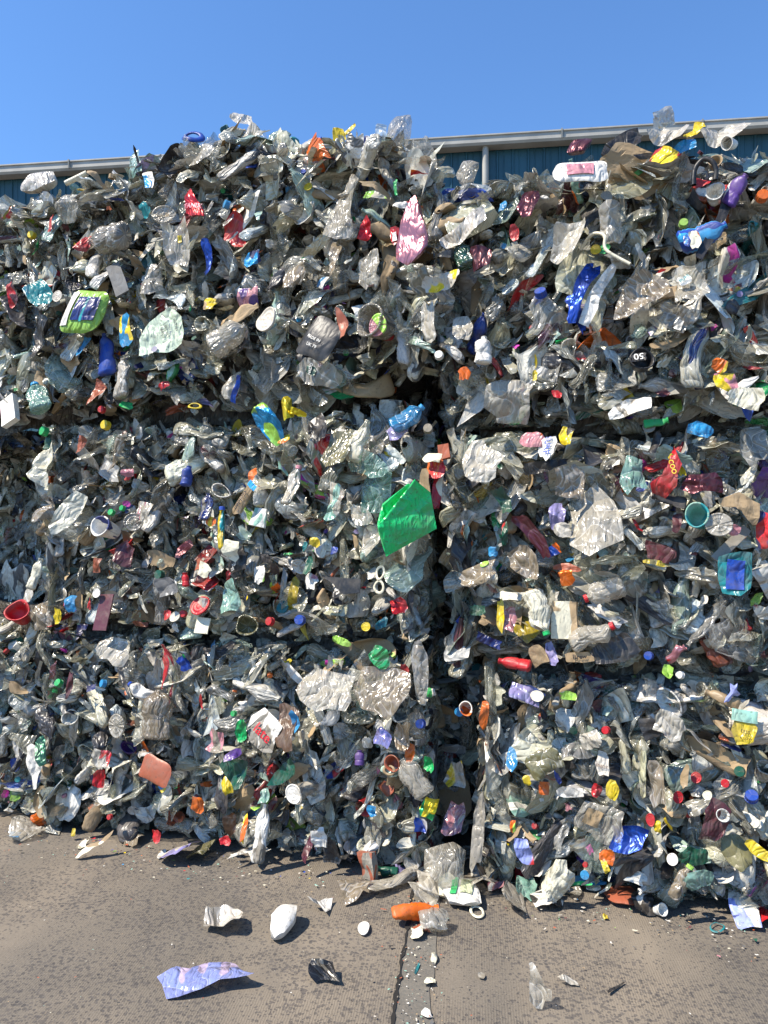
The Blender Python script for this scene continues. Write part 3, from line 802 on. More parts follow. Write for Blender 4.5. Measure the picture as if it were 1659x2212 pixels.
        rim = np.where(r > .999)[0]; F = grid_faces(16, 16); th = np.arctan2(p[rim, 1], p[rim, 0]); rim = rim[np.argsort(th)]
        sidef = np.array([(rim[i], rim[(i + 1) % len(rim)], rim[(i + 1) % len(rim)] + len(a), rim[i] + len(a)) for i in range(len(rim))], np.int32)[:, ::-1]
        parts.append(('plate', part_mesh('plate', np.concatenate([a, b]), np.concatenate([F, F[:, ::-1] + len(a), sidef]), np.concatenate([p, p]), colour, c2, mat or 'hard', 1, False, 1, seed)))
    return parts

QUEUE = []
def item(name, cat, kind, x, y, w, h, rot, colour, label, **o):
    """a thing pressed in or caught on the wall of bales. x, y, w, h as measured in the photograph (1659 x 2212)"""
    d = o.get('d', .075); t = (x - W0 / 2) / FPX
    Y = (NRM.y * ORG.y + d) / (NRM.x * t + NRM.y); s = (Vector((t * Y, Y, 0)) - ORG).dot(DIR); z = CAM_Z + (HORIZON - y) / FPX * Y; k = Y / FPX
    if o.get('hide', True): q_ = .42 if max(w, h) > 34 else .26; ITEMS_XZ.append((s, z, w * k * q_, h * k * q_, d))
    if max(w, h) <= 34: d -= .02
    QUEUE.append((name, cat, kind, s, z, d, w * k * o.get('grow', 1.0), h * k * o.get('grow', 1.0), rot, colour, label, o))
def place_items():
    prev = None
    for (name, cat, kind, s, z, d, w, h, rot, colour, label, o) in QUEUE:
        N_ITEM[0] += 1
        seed = o.get('seed', 3000 + N_ITEM[0] * 7)
        if kind in ('cap',): w *= .88; h = w * .55; d = d - .015
        if kind == 'tub': h = h
        up = (0, 0, 1)
        rr = np.random.default_rng(seed)
        out = Vector(NRM) + Vector((0, 0, o.get('pitch', .15 + .2 * rr.random()))) + DIR * o.get('yaw', rr.normal(-.1, .15))
        fr = frame(out, up, rot)
        parts = build(kind, w, h, colour, seed, o)
        ob = finish(parts, name, label, cat, wall(s, z, d), fr, o.get('group'))
        if o.get('on'):
            bpy.context.view_layer.update()
            mw = ob.matrix_world.copy(); ob.parent = prev; ob.matrix_parent_inverse = prev.matrix_world.inverted(); ob.matrix_world = mw
            del ob['category']
        else: prev = ob
def gitem(name, cat, kind, x, y, w, h, rot, colour, label, **o):
    """a thing lying on the concrete"""
    yb = y if o.get('lie', True) else y + h * .42
    Y = CAM_Z * FPX / (yb - HORIZON); X = (x - W0 / 2) / FPX * Y
    k = Y / FPX; W = w * k; H = h * k * (Y / CAM_Z if o.get('lie', True) else 1.0)
    N_ITEM[0] += 1; seed = o.get('seed', 9000 + N_ITEM[0] * 7)
    out = Vector(o.get('out', (0, 0, 1))); up = Vector(o.get('up', (0, 1, 0)))
    fr = frame(out, up, rot); parts = build(kind, W, H, colour, seed, o)
    # rest it on the ground: lowest point at 6 mm
    lo = min(min((fr @ v.co).z for v in me.vertices) for _, me in parts)
    return finish(parts, name, label, cat, Vector((X, Y, -lo + .007)), fr, o.get('group'))
# ------------------------------------------------------------------ the distinct things one can point to
B, W_, P_, CP, TB, CT, SH = 'plastic_bottle', 'food_wrapper', 'plastic_pouch', 'bottle_cap', 'plastic_tub', 'carton', 'plastic_sheet'
I = item
# --- top of the left stack
I(TB,'tub','ring',415,292,38,34,-5,'blue','royal blue hollow ring rim lying on top of the left stack',pitch=.9,t=.16,d=.03)
I('plastic_film','film','film',524,258,58,44,10,'clear','frilly pale film twist forming the highest peak of the left stack',al=.8,amp=.7,lat=.3,d=-.03,n=30)
I('plastic_film','film','film',540,300,75,65,-40,'clear','broad glossy pale film curled over below the frilly peak',al=.85,amp=.35,bend=2.0,d=.0,n=28)
I('plastic_tub','tub','tub',488,284,22,30,60,'dteal','dark teal cup tipped beside the frilly film peak',d=-.05)
I('plastic_sheet','shard','film',625,312,52,30,10,'teal','teal blue crushed shell on the ridge between film peak and yellow wrapper',bend=2.0,d=-.02,mat='hard')
I(B,'bottle','bottle',672,312,24,52,-80,'clear','pale bottle with broad blue cap lying on the ridge',al=.7,capc='blue',d=-.01)
I(W_,'wrapper','film',735,298,34,46,5,'yellow','olive yellow upright wrapper leaf on the ridge',c2='olive',amp=.4,d=.0)
I(W_,'wrapper','film',757,278,34,24,15,'yellow','bright yellow crumpled wrapper topmost beside the olive leaf',amp=.7,lat=.3,d=-.02)
I('plastic_film','film','pouch',866,290,62,82,-12,'clear','large clear dome shaped film bubble standing up on the ridge',al=.28,bulge=.35,d=-.02,n=26)
I('plastic_film','film','film',922,350,44,110,20,'clear','clear film draped down the shoulder above the gap to the hall',al=.35,amp=.4,d=-.02,n=26)
I('plastic_film','film','film',430,335,95,70,-25,'clear','wide clear sheet sloping down below the blue ring rim',al=.55,style=1,amp=.35,d=.04,n=30)
I('plastic_tube','tube','tube',165,385,50,22,0,'cream','short cream pipe leaning on the sloping left shoulder',path=[(-1,-.9,0),(0,0,0),(1,.9,0)],r=.014,d=.05)
I('plastic_film','film','pouch',88,398,85,44,12,'beige','long beige padded bag lying along the left shoulder',bulge=.2,d=.02,al=.95,mat='clear')
I('plastic_film','film','film',290,372,70,40,0,'mint','pale bluish film bag lying under the gutter line',al=.7,amp=.3,d=.02)
I(W_,'wrapper','film',322,390,26,58,15,'white','white film with blue and lilac print hanging from the left shoulder',c2='sky',amp=.2,d=.08)
# --- left stack, upper bale
I(P_,'pouch','pouch',418,447,48,88,28,'red','glossy red snack bag with pale lettering near the top of the left stack',mat='foil',text=[('TANIX',.05,-.15,.42,-35,'pink')],d=.11,poly=[(.55,1),(-.3,.8),(-1,-.1),(-.6,-.5),(.85,-1),(1,-.6),(.7,.2)],bulge=.08)
I(B,'bottle','bottle',235,516,58,104,88,'smoke','fat smoky clear bottle lying sideways in the left stack',al=.75,sq=.8,amt=.05,d=.10,ribs=False)
I(CP,'cap','cap',487,438,22,16,0,'sky','sky blue cap of a bottle lying below the film peak',yaw=-.9,d=.10)
I('bottle_cap','cap','cap',62,505,20,18,0,'yellow','yellow cap near the left edge of the upper bale',d=.09)
I(P_,'pouch','film',109,487,17,42,-5,'red','small red glossy strip left of the fat smoky bottle',d=.09)
I(W_,'wrapper','film',182,528,30,46,-25,'red','red and white torn wrapper just below left of the fat smoky bottle',c2='white',d=.07)
I('plastic_shard','shard','film',308,448,34,34,30,'teal','folded teal shard above the fat smoky bottle',amp=.6,d=.07)
I('plastic_film','film','film',145,450,68,62,5,'clear','square clear film with bluish tinge near the left shoulder',al=.45,amp=.3,d=.08)
I('plastic_lid','lid','lid',355,465,48,44,0,'clear','clear round dome lid above the pale hanging film',al=.4,d=.08)
I('plastic_film','film','film',385,530,66,120,5,'clear','pale clear bottle film with printed yellow badge',al=.55,style=1,amp=.3,d=.09,n=28,panels=[('badge',.1,.35,.0,.28,'yellow')])
I('plastic_film','film','film',320,605,62,85,10,'clear','shiny clear cup shaped film right of the flat grey strip',al=.45,bend=1.6,amp=.2,d=.10,n=26)
I('plastic_strip','strip','plate',254,602,32,88,28,'grey','flat grey plastic bar slanting above the nappy pack',d=.12,amp=.01,mat='paper')
I(P_,'pouch','film',88,638,50,82,42,'teal','shiny turquoise pouch slanting near the left edge',d=.10,c2='dteal',amp=.3)
I('plastic_tub','tub','lid',117,637,26,26,0,'beige','small round beige lid touching the turquoise pouch',d=.12)
I(P_,'pouch','film',28,640,24,66,8,'maroon','dark maroon and red foil sleeve at the very left of the upper bale',c2='red',d=.08)
I(P_,'pack','pouch',188,672,92,92,-8,'lime','lime green pack with navy panels and a white side',d=.12,bulge=.16,amp=.06,rag=.03,panels=[('white_side',-.95,-.55,-.75,.8,'white'),('navy_panel',-.42,.05,-.55,.52,'navy'),('navy_panel',.16,.72,-.55,.52,'navy'),('teal_band',.05,.16,-.6,.55,'teal')])
I('plastic_sheet','sheet','film',96,735,92,88,10,'dgrey','black glossy crumpled sheet left of the lime pack',d=.08,amp=.35,lat=.1)
I(W_,'wrapper','film',271,715,42,92,12,'sky','crisp packet in pale blue and yellow between lime pack and pale green bag',c2='yellow',d=.10,amp=.12)
I('carrier_bag','bag','film',354,718,112,104,10,'paleg','pale green printed bag with dark sideways lettering',d=.13,amp=.12,al=.95,mat='opaque',n=34,panels=[],text=[('happy to',-.02,.1,.17,95,'black'),('be 100%',.18,.05,.17,95,'black'),('bag made of',.36,.05,.14,92,'navy'),('recycle',.66,.05,.2,100,'dgrey'),('\u25CF',-.35,-.72,.34,0,'navy')],poly=[(.5,1),(0,.92),(-.5,.6),(-.72,.25),(-.95,-.1),(-1,-.85),(-.4,-.8),(.1,-.95),(.8,-.8),(1,-.3),(.95,.35),(.75,.7)])
I(P_,'pouch','film',183,752,30,62,-10,'sky','crumpled bright blue pouch below the lime pack',d=.08,amp=.4)
I(B,'bottle','bottle',228,765,42,95,10,'blue','deep blue crushed bottle below the lime pack',d=.06,sq=.5,mat='hard')
I(B,'bottle','bottle',494,727,56,90,-62,'clear','clear ribbed bottle base lying diagonally right of the pale green bag',al=.55,d=.12,sq=.85,amt=.05)
I('plastic_lid','lid','lid',577,691,50,56,0,'beige','round dirty beige disc facing out beside the diagonal clear bottle',d=.12,amt=.12)
I('plastic_container','container','pouch',690,735,86,92,-28,'dgrey','black flattened container with white printed letters',d=.12,mat='hard',bulge=.12,amp=.07,rag=.04,text=[('MADE IN',-.1,-.1,.2,-8,'white'),('UK 79',-.05,-.45,.22,-8,'white')])
I('plastic_bottle','bottle','bottle',652,770,26,34,78,'black','black bottle neck poking out left of the lettered black container',d=.10,mat='hard')
I('plastic_sheet','strip','film',742,706,24,92,24,'terra','orange brown strip standing beside the lettered black container',d=.13,amp=.12,mat='hard',bend=1.0)
I('plastic_tub','tub','tub',817,704,72,74,5,'smoke','clear oval tub with a pink and green label',al=.6,d=.08,pitch=.1)
I('printed_label','label','lid',815,702,44,50,0,'pink','pink oval label with green patch stuck on the clear tub',c2='lime',mat='opaque',d=.17,hide=False,on=True)
I(P_,'pouch','pouch',893,500,80,160,0,'rose','dusky pink metallic pouch hanging near the top of the gap',mat='foil',d=.17,n=34,amp=.16,bulge=.10,poly=[(.05,1),(.3,.75),(.45,.45),(.75,.1),(.95,-.25),(1,-.5),(.75,-.75),(.1,-1),(-.1,-1),(-.75,-.78),(-.85,-.4),(-.7,0),(-.45,.5),(-.2,.85)])
I(P_,'packet','film',853,511,22,52,8,'red','red packet with pale window left of the dusky pink pouch',d=.12,amp=.1,panels=[('window',-.5,.4,-.5,.3,'white')])
I(P_,'packet','film',790,495,26,64,-4,'red','narrow shiny red packet bent beside a clear crumpled ball',d=.12,amp=.25,mat='foil')
I('plastic_film','film','film',740,470,75,135,3,'clear','tall clear tray skin with long glossy folds',al=.45,style=1,amp=.32,d=.09,n=30)
I('plastic_film','film','film',800,580,75,95,0,'clear','clear blister tray with bluish wrinkles below the red packets',al=.45,amp=.25,d=.11,n=26)
I('plastic_bottle','bottle','bottle',757,402,24,58,150,'clear','thick curved clear bottle neck near the yellow shard',al=.6,d=.05,bend=.6)
I('plastic_lid','cap','lid',662,399,22,20,0,'yellow','small yellow knob below the blue capped bottle',d=.08)
I('plastic_strip','strip','film',853,403,10,42,5,'green','thin bright green blade upright above the dusky pink pouch',d=.08)
I('plastic_film','film','film',808,420,58,26,-12,'clear','white film with lime print under the dark ridge',c2='lime',al=.9,d=.08)
I('plastic_film','film','film',863,440,46,26,-18,'white','white film with red and lime print left of the pink pouch top',c2='red',d=.07)
I('plastic_film','film','film',722,560,30,100,0,'dirty','brown stained film hanging in the middle of the left stack',al=.95,style=1,d=.07,c2='brown')
I(P_,'pouch','film',454,560,24,100,5,'blue','narrow deep blue foil strip hanging below the red snack bag',c2='navy',d=.06,mat='foil')
I('plastic_tub','tub','film',546,560,42,40,0,'navy','dark blue mesh film patch in the left stack',d=.05,c2='sky')
I('plastic_pouch','pouch','film',532,640,56,52,0,'purple','purple film patch with pink veins',c2='pink',d=.06,amp=.4)
I('plastic_film','film','film',450,655,36,38,0,'yellow','yellow brown translucent bit inside a clear bag',c2='tan',d=.08)
I('plastic_film','film','film',640,590,68,82,-8,'dirty','brownish clear film bag in the middle of the left stack',al=.85,d=.09,n=26)
I('plastic_film','film','film',690,805,110,58,-6,'clear','big clear tray crushed flat under the black container',al=.5,amp=.18,d=.12,n=30)
I('printed_label','label','film',668,797,26,30,0,'dgreen','dark green label with white letters on the crushed clear tray',text=[('HADO',0,0,.6,80,'white')],d=.155,amp=.05,hide=False,on=True)
I(B,'bottle','bottle',263,815,50,82,4,'beige','milky white crushed bottle standing below the navy pouch',al=.95,mat='clear',d=.11,sq=.6)
I(B,'bottle','bottle',82,858,52,70,25,'mint','pale green bottle with a round blue cap at the left edge',al=.6,capc='sky',d=.09)
I('carton','box','box',22,888,40,70,28,'white','white square edged box end at the far left edge of the wall',d=.06,mat='paper',amt=.03)
I('plastic_sheet','strip','film',211,852,26,76,-8,'terra','rust red curled strip beside the milky bottle',d=.10,amp=.4)
I('plastic_shard','shard','film',268,874,34,22,-15,'green','small vivid green folded shard under the milky bottle',d=.10,amp=.5,mat='hard')
I(CP,'ring','ring',415,875,28,16,0,'yellow','mustard yellow ring at the joint under the upper left bale',pitch=.8,d=.09)
I(CP,'cap','film',352,832,36,18,20,'red','red and white cap fragment right of the milky bottle',c2='white',d=.10)
I('plastic_film','film','film',497,833,40,74,-15,'clear','clear film with a curved deep blue edge',al=.6,d=.08,panels=[('blue_edge',.6,.95,-.9,.7,'blue')])
I(B,'bottle','cap',213,884,18,12,0,'red','red cap next to a yellow dot under the rust strip',d=.10)
# --- right stack, upper bale
I(P_,'pouch','pouch',1252,318,50,52,-20,'maroon','glossy plum pouch standing on the ridge right of the downpipe',bulge=.2,d=.0,mat='foil')
I('plastic_sheet','sheet','film',1345,312,105,46,22,'black','smooth black sheet arching over the ridge in the right stack',d=-.02,bend=1.2,amp=.08)
I('plastic_film','film','film',1432,262,52,48,20,'clear','jagged clear film tip forming the highest peak of the right stack',al=.7,amp=.6,d=-.03)
I('plastic_film','film','film',1440,302,90,62,-30,'clear','pale grey drape hanging off the right peak',al=.95,style=1,amp=.4,d=.04,n=28)
I(W_,'wrapper','film',1500,287,38,44,-30,'yellow','knotted bright yellow bag on the ridge of the right stack',amp=.6,lat=.35,d=.0)
I(W_,'wrapper','film',1434,338,62,58,-32,'red','red white and yellow wrapper below the right peak',c2='yellow',amp=.15,d=.09)
I('plastic_film','film','film',1565,292,110,58,15,'clear','big pale film bundle along the ridge right of the yellow bag',al=.9,amp=.4,d=.03,n=30)
I('plastic_film','film','film',1478,318,52,34,0,'sky','blue and white film patch next to the red white and yellow wrapper',c2='white',d=.08)
I(P_,'bag','pouch',1255,372,108,58,-3,'white','white flat bag with a faded pink square label',d=.13,amp=.08,bulge=.09,rag=.04,panels=[('label',-.55,.45,-.5,.6,'pink')])
I(TB,'tub','tub',1578,306,28,34,0,'white','small white cup tipped outward below the pale film bundle',d=.08,pitch=-.3,yaw=-.5)
I(TB,'tub','tub',1546,348,30,26,0,'tan','tan flowerpot shaped cup in the right stack',d=.09)
I('plastic_ring','handle','tube',1522,374,44,52,0,'black','black looped bucket handle in the right stack',path=[(-1,-1,0),(-.9,.3,.01),(-.2,1,.02),(.6,.75,.02),(1,0,.01),(.95,-.8,0)],r=.010,d=.12)
I('plastic_sheet','strip','film',1560,470,52,215,-18,'black','long matt black strip curving down in the right stack',d=.10,amp=.12,poly=[(.9,1),(1,.55),(.35,.2),(.3,-.3),(.1,-1),(-.6,-.9),(-.5,-.2),(-.4,.4),(-.1,.8)],mat='hard')
I(B,'bottle','bottle',1588,408,44,66,-40,'purple','purple bottle near the right edge of the upper bale',d=.10,mat='hard',c2='white')
I(CP,'cap','cap',1648,420,30,24,0,'orange','orange cap at the right edge next to the purple bottle',d=.10)
I('plastic_tub','tub','tub',1545,425,40,30,0,'white','cluster of pale tubs and glass clear cups under the handle',d=.07,al=.9,mat='clear')
I('plastic_tub','tub','film',1515,395,42,28,8,'red','dark red shell above the pale tubs',d=.10,mat='hard',bend=1)
I(CP,'cap','lid',1310,418,24,22,0,'smoke','grey screw cap seen from the front below the pink labelled bag',d=.10)
I('plastic_film','film','film',1322,480,58,105,6,'clear','clear upright bag with a rounded top',al=.5,bend=1.5,d=.11,n=26)
I(B,'bottle','bottle',1520,510,54,96,-68,'blue','blue bottle with orange wrap and pale lettering near the black strip',d=.12,mat='hard',c2='sky',sq=.6)
I('paper_wrap','wrap','film',1500,518,24,46,10,'orange','orange and cream paper wrap round the blue bottle',c2='cream',d=.17,amp=.1,hide=False,on=True)
I('bottle_print','wrap','film',1484,520,16,36,10,'blue','blue label end with pale letters',d=.175,amp=.05,hide=False,on=True,text=[('FRUT',0,0,.5,80,'sky')])
I('bottle_cap','cap','cap',1478,478,22,20,0,'lime','black and white can end with lime streak left of the blue orange bottle',d=.10)
I('plastic_tube','hose','tube',1310,540,120,90,0,'cream','curved cream hose looping over yellow and green caps',path=[(-1,.35,0),(-.5,.85,.02),(0,.55,.03),(.1,-.2,.03),(.9,-1,.0)],r=.007,d=.15,hide=False)
I(CP,'cap','lid',1287,535,26,24,0,'yellow','yellow ball cap under the cream hose',d=.12)
I(CP,'cap','film',1305,536,28,34,10,'green','vivid green shell under the cream hose',d=.12,mat='hard',amp=.2)
I('plastic_film','film','film',1240,520,95,110,-20,'clear','large bulging grey film bag left of the cream hose',al=.8,style=1,amp=.3,d=.10,n=28)
I('plastic_film','film','film',1490,620,82,110,5,'clear','clear pouch holding a small white and teal label',al=.5,amp=.2,d=.11,n=26)
I('printed_label','label','film',1480,602,34,28,20,'white','small white label with teal letters on a clear pouch',text=[('PURE',0,.1,.8,18,'teal')],amp=.03,d=.16,hide=False,on=True)
I(P_,'pouch','film',1256,620,38,180,-22,'blue','long creased blue foil running down the right stack',mat='foil',style=1,amp=.3,d=.12,n=28)
I(P_,'pouch','film',1286,640,30,170,-24,'white','long white streaked foil beside the long blue foil',style=1,amp=.35,d=.12,n=26)
I(P_,'pouch','film',1245,672,24,110,28,'blue','short blue foil arm crossing below the long blue foil',mat='foil',amp=.25,d=.14)
I(CP,'cap','cap',1168,634,30,18,0,'blue','blue screw lid lying flat left of the long blue foil',pitch=.9,d=.10)
I('plastic_film','film','film',1382,642,125,92,25,'dirty','big tan tinted clear film fanning out in the right stack',al=.75,amp=.25,d=.12,n=32,poly=[(.6,1),(0,.8),(-.7,.1),(-1,-.6),(-.6,-.9),(.1,-.7),(.9,-.6),(1,.2)])
I(CT,'box','box',1435,634,52,24,-5,'tan','small tan brick shaped carton end beside the fanned film',d=.09,mat='paper',amt=.03)
I('plastic_film','film','film',1455,690,78,62,-25,'smoke','ribbed clear bottle side with a white barcode sticker',al=.55,d=.11,panels=[('barcode_sticker',.2,.6,-.6,.1,'white')])
I(P_,'pouch','film',1142,440,44,82,-8,'maroon','dark plum crumpled foil near the top of the right stack',mat='foil',amp=.35,d=.08)
I(P_,'pouch','film',1036,557,52,62,5,'maroon','dark plum pleated foil right of the pink pouch',mat='foil',style=1,amp=.3,d=.10)
I(B,'bottle','bottle',1000,552,46,64,20,'dgreen','dark green bottle between the pink pouch and the pleated plum foil',al=.85,mat='clear',capc='dgreen',d=.06)
I(P_,'packet','film',1112,505,20,40,10,'red','small red flap inside clear film near the pleated plum foil',d=.06)
I('plastic_film','film','film',1000,500,120,46,28,'beige','beige bent film pointing up right from the pink pouch',amp=.2,al=.95,mat='clear',d=.09)
I('plastic_film','film','pouch',1010,372,52,58,-15,'clear','clear ball shaped film standing at the notch by the downpipe',al=.3,bulge=.3,d=.0)
I('plastic_shard','shard','film',1084,440,24,30,0,'sky','small blue shard at the top of the right stack',d=.07)
I('plastic_film','film','film',955,615,95,44,12,'beige','cream scalloped bag edge above the gap',c2='yellow',amp=.3,d=.11)
I(B,'bottle','bottle',1044,757,36,64,-5,'white','white crushed bottle neck standing in the right stack',d=.14,mat='opaque',sq=.5)
I('printed_label','label','film',1004,806,28,36,8,'orange','orange label on clear plastic left of the white bottle neck',d=.11,amp=.08)
I('plastic_film','film','film',1000,712,62,78,0,'clear','dented clear ball above the white bottle neck',al=.65,d=.10,amp=.25)
I('plastic_film','film','film',925,700,40,110,4,'clear','long grey bag with a white screw cap hanging in the gap',al=.8,style=1,amp=.3,d=.10)
I('bottle_cap','cap','cap',946,766,22,20,0,'white','white screw cap at the foot of the long grey bag',d=.14,hide=False,on=True)
I('plastic_tub','tub','tub',1384,782,46,40,0,'black','round black tub with white number 50',d=.12,mat='hard')
I('printed_label','label','film',1380,772,36,22,4,'black','black label reading 50 on the round black tub',text=[('50',0,0,1.7,180,'white')],amp=.02,d=.165,hide=False,mat='opaque',on=True)
I(W_,'wrapper','film',1555,790,38,30,-35,'orange','orange yellow wrapper corner above the red netted bag',c2='yellow',d=.09)
I(W_,'bag','film',1570,826,62,52,-10,'yellow','yellow bag with coral net print near the right edge',c2='pink',d=.11,amp=.25)
I('plastic_film','film','film',1612,858,78,58,-15,'cream','cream milky bag below the coral netted one',d=.12,al=.95,mat='clear',amp=.25,n=26)
I('plastic_film','film','film',1360,882,108,46,16,'white','crinkled white and silver film pillow on the right joint',c2='smoke',d=.13,amp=.3)
I('plastic_film','film','film',1100,860,110,95,-10,'clear','wide clear tray skin left of the dark joint in the right stack',al=.55,amp=.25,d=.10,n=30)
I(CP,'cap','film',1204,850,24,22,10,'red','small red crushed cup above the dark joint',d=.08,mat='hard')
I('plastic_strip','strip','film',1155,810,10,26,0,'yellow','tiny bright yellow flap in the middle of the right stack',d=.10)
# --- joint and middle left bale
I(W_,'wrapper','film',578,912,58,108,42,'sky','sea blue crisp bag with green and yellow end at the left joint',c2='lime',mat='foil',d=.13,amp=.25)
I(W_,'wrapper','film',609,948,30,22,20,'yellow','yellow tan tip of the sea blue crisp bag',d=.14,hide=False,c2='orange',on=True)
I('plastic_film','film','film',618,878,26,66,8,'yellow','upright shiny yellow twist beside the sea blue crisp bag',mat='foil',style=1,amp=.5,d=.14)
I('plastic_film','film','film',640,890,50,18,-12,'yellow','sideways shiny yellow twist crossing the upright one',mat='foil',amp=.4,d=.14,hide=False)
I(CP,'cap','cap',223,918,24,22,0,'yellow','bright yellow cap in the joint above the middle left bale',d=.10)
I(CP,'cap','cap',90,932,24,22,0,'green','green screw cap upper of two near the left edge',d=.10)
I(B,'bottle','bottle',100,955,22,34,10,'dgreen','short dark green bottle neck right below the green screw cap',d=.07,mat='hard')
I('plastic_film','film','film',685,925,56,85,25,'black','black and white marbled film beside the olive folder',c2='white',d=.10,amp=.3)
I('plastic_sheet','folder','film',733,968,70,112,-8,'olive','olive yellow ribbed plastic sheet standing in the middle left bale',style=1,amp=.14,d=.13,n=28,al=.9,mat='clear')
I(B,'bottle','bottle',775,950,34,95,-22,'cream','thin pale bottle leaning against the olive ribbed sheet',al=.75,d=.12)
I(B,'bottle','bottle',884,905,42,78,-50,'sky','crushed pale blue bottle with blue neck under the black hollow',al=.6,capc='sky',d=.12)
I('plastic_film','film','film',858,935,58,44,20,'lilac','lilac grey film below the crushed pale blue bottle',al=.85,d=.11)
I(CP,'cap','cap',922,926,24,20,0,'smoke','pale round cap inside the dark opening right of the blue bottle',d=.05)
I(B,'bottle','bottle',905,915,40,56,0,'black','black bottle shoulder behind the pale round cap',d=-.02,mat='hard')
I('plastic_sheet','cloth','film',942,1012,56,50,-10,'orange','bright orange red cloth bundle above the green sheet',c2='red',d=.14,amp=.5)
I('plastic_film','film','film',938,990,66,30,-8,'cream','cream film cap sitting on the orange red bundle',d=.16,amp=.3,hide=False)
I('foam_block','block','box',957,975,24,34,12,'terra','small coral brick shaped block above the orange red bundle',d=.12,mat='paper',amt=.05)
I('paper_piece','paper','film',920,1055,44,80,12,'tan','torn brown paper strip right of the green sheet',mat='paper',style=1,amp=.35,d=.13)
I('plastic_sheet','cloth','film',945,1060,20,90,3,'red','red and pale ribbon hanging right of the orange red bundle',c2='cream',style=1,d=.12)
GP = [(985,780,.0),(1068,766,.09),(1022,800,-.01),(1140,840,.03),(1168,1055,.0),(872,1222,.05),(838,1216,-.02),(805,1120,-.01),(775,1000,-.03),(800,900,-.03),(845,1040,.12),(835,915,.04),(925,915,-.03),(895,1010,.0)]
I('plastic_sheet','sheet','facet',862,1112,134,158,0,(.014,.80,.22),'large vivid green plastic sheet folded at its left corner',d=.16,k=.3333*3.5/FPX,pitch=.0,yaw=-.1,
  pts=GP,faces=[(1,3,4,5,10),(10,5,6,7),(10,7,8,9,11),(9,0,2,12,11),(2,1,10,12),(11,12,13),(11,13,10),(13,12,10)])
I('plastic_film','film','film',790,1000,120,58,-8,'mint','dark mint green clear film above the vivid green sheet',al=.4,amp=.3,d=.12,n=28)
I('plastic_film','film','film',805,1060,90,110,0,'mint','faint green clear film left of the vivid green sheet',al=.35,amp=.25,d=.08,n=28)
I('plastic_shard','shard','film',732,1070,24,26,30,'red','vivid red curved shard left of the faint green film',d=.12,mat='hard',bend=1.2)
I('plastic_film','film','film',722,1085,52,100,-10,'clear','pale clear bag with an aqua lower end',al=.7,c2='mint',d=.11)
I(B,'bottle','bottle',634,1050,34,88,-10,'clear','milky bottle with a rose cap in the middle left bale',al=.8,capc='pink',d=.10)
I('plastic_shard','shard','film',543,1024,34,30,20,'orange','pale orange folded shard in the middle left bale',c2=None,d=.11,amp=.5,mat='hard')
I(B,'bottle','bottle',405,1028,26,44,0,'blue','small blue bottle end high in the middle left bale',d=.09,mat='hard',sq=.8)
I('plastic_film','film','film',248,980,34,90,-30,'dirty','curled brown grey film arch in the middle left bale',al=.95,bend=1.8,d=.10)
I('plastic_tube','tube','film',175,962,22,42,-12,'terra','brick brown crumpled tube near the upper edge of the middle left bale',d=.10,amp=.4)
I('plastic_film','film','film',95,1010,48,135,-5,'cream','large cream bottle skin along the left edge of the middle left bale',al=.8,amp=.3,d=.10,n=28)
I('plastic_shard','shard','film',272,1020,32,20,10,'pink','pink torn sleeve lying above a red bit',d=.11)
I('plastic_shard','shard','film',268,1032,24,12,0,'red','red bit just under the pink torn sleeve',d=.10)
I('plastic_tub','pouch','pouch',526,1082,28,84,-38,'tan','flat tan tube with blue end and dark curly lettering',d=.13,c2=None,bulge=.1,amp=.05,panels=[('blue_end',-.95,.95,.72,.98,'sky')],text=[('Golden',0,0,.34,-88,'black')])
I(B,'bottle','bottle',478,1142,20,92,4,'yellow','slim mustard bottle with blue cap beside the lettered tan tube',capc='blue',d=.13,c2='teal',sq=.8,amt=.05)
I(W_,'wrapper','film',452,1125,28,24,0,'orange','flame orange and yellow scrap left of the slim mustard bottle',c2='yellow',d=.13,amp=.5)
I(B,'bottle','bottle',448,1095,30,60,5,'smoke','grey bottle with navy shoulder above the flame orange scrap',al=.8,c2='navy',d=.10)
I('plastic_shard','shard','film',268,1088,18,14,0,'magenta','tiny magenta flap in the middle left bale',d=.12)
I(CP,'cap','cap',258,1098,15,12,0,'green','right one of two little green caps near the magenta flap',d=.12)
I(CP,'cap','cap',234,1108,17,14,0,'green','left one of two little green caps near the magenta flap',d=.12)
I('plastic_lid','lid','lid',290,1128,44,40,0,'smoke','ribbed clear can lid facing out in the middle left bale',al=.7,d=.13)
I('plastic_film','film','film',312,1110,70,60,0,'clear','flattened clear cup over the ribbed can lid',al=.6,c2='pink',d=.12)
I('plastic_tub','tub','tub',228,1142,44,48,-15,'white','white and navy striped tub left of the ribbed can lid',c2='navy',d=.09)
I('plastic_film','film','film',146,1110,42,120,-25,'cream','long cream film sweeping diagonally at the left of the middle bale',al=.9,style=1,amp=.3,d=.12,n=26)
I('plastic_film','film','film',88,1108,75,34,20,'dirty','tan fanned film sticking out to the left over the dark recess',al=.95,mat='clear',d=.10,amp=.35)
I('plastic_pouch','pouch','film',267,1195,46,62,-10,'maroon','crumpled plum bag under the ribbed can lid',d=.10,amp=.4)
I('plastic_pouch','pouch','film',398,1185,24,52,-20,'maroon','narrow plum foil piece right of the plum bag',mat='foil',d=.08)
I('plastic_bottle','bottle','bottle',78,1240,24,70,-12,'cream','cream bottle sticking out over the dark left recess',d=.12,mat='opaque',amt=.05)
I('plastic_sheet','shard','film',209,1220,26,40,-15,'terra','rust brown folded shard above the dark plum panel',d=.11,mat='hard')
I('plastic_sheet','panel','plate',223,1322,38,80,3,'maroon','flat dark plum panel at the bottom of the middle left bale',d=.12,mat='hard')
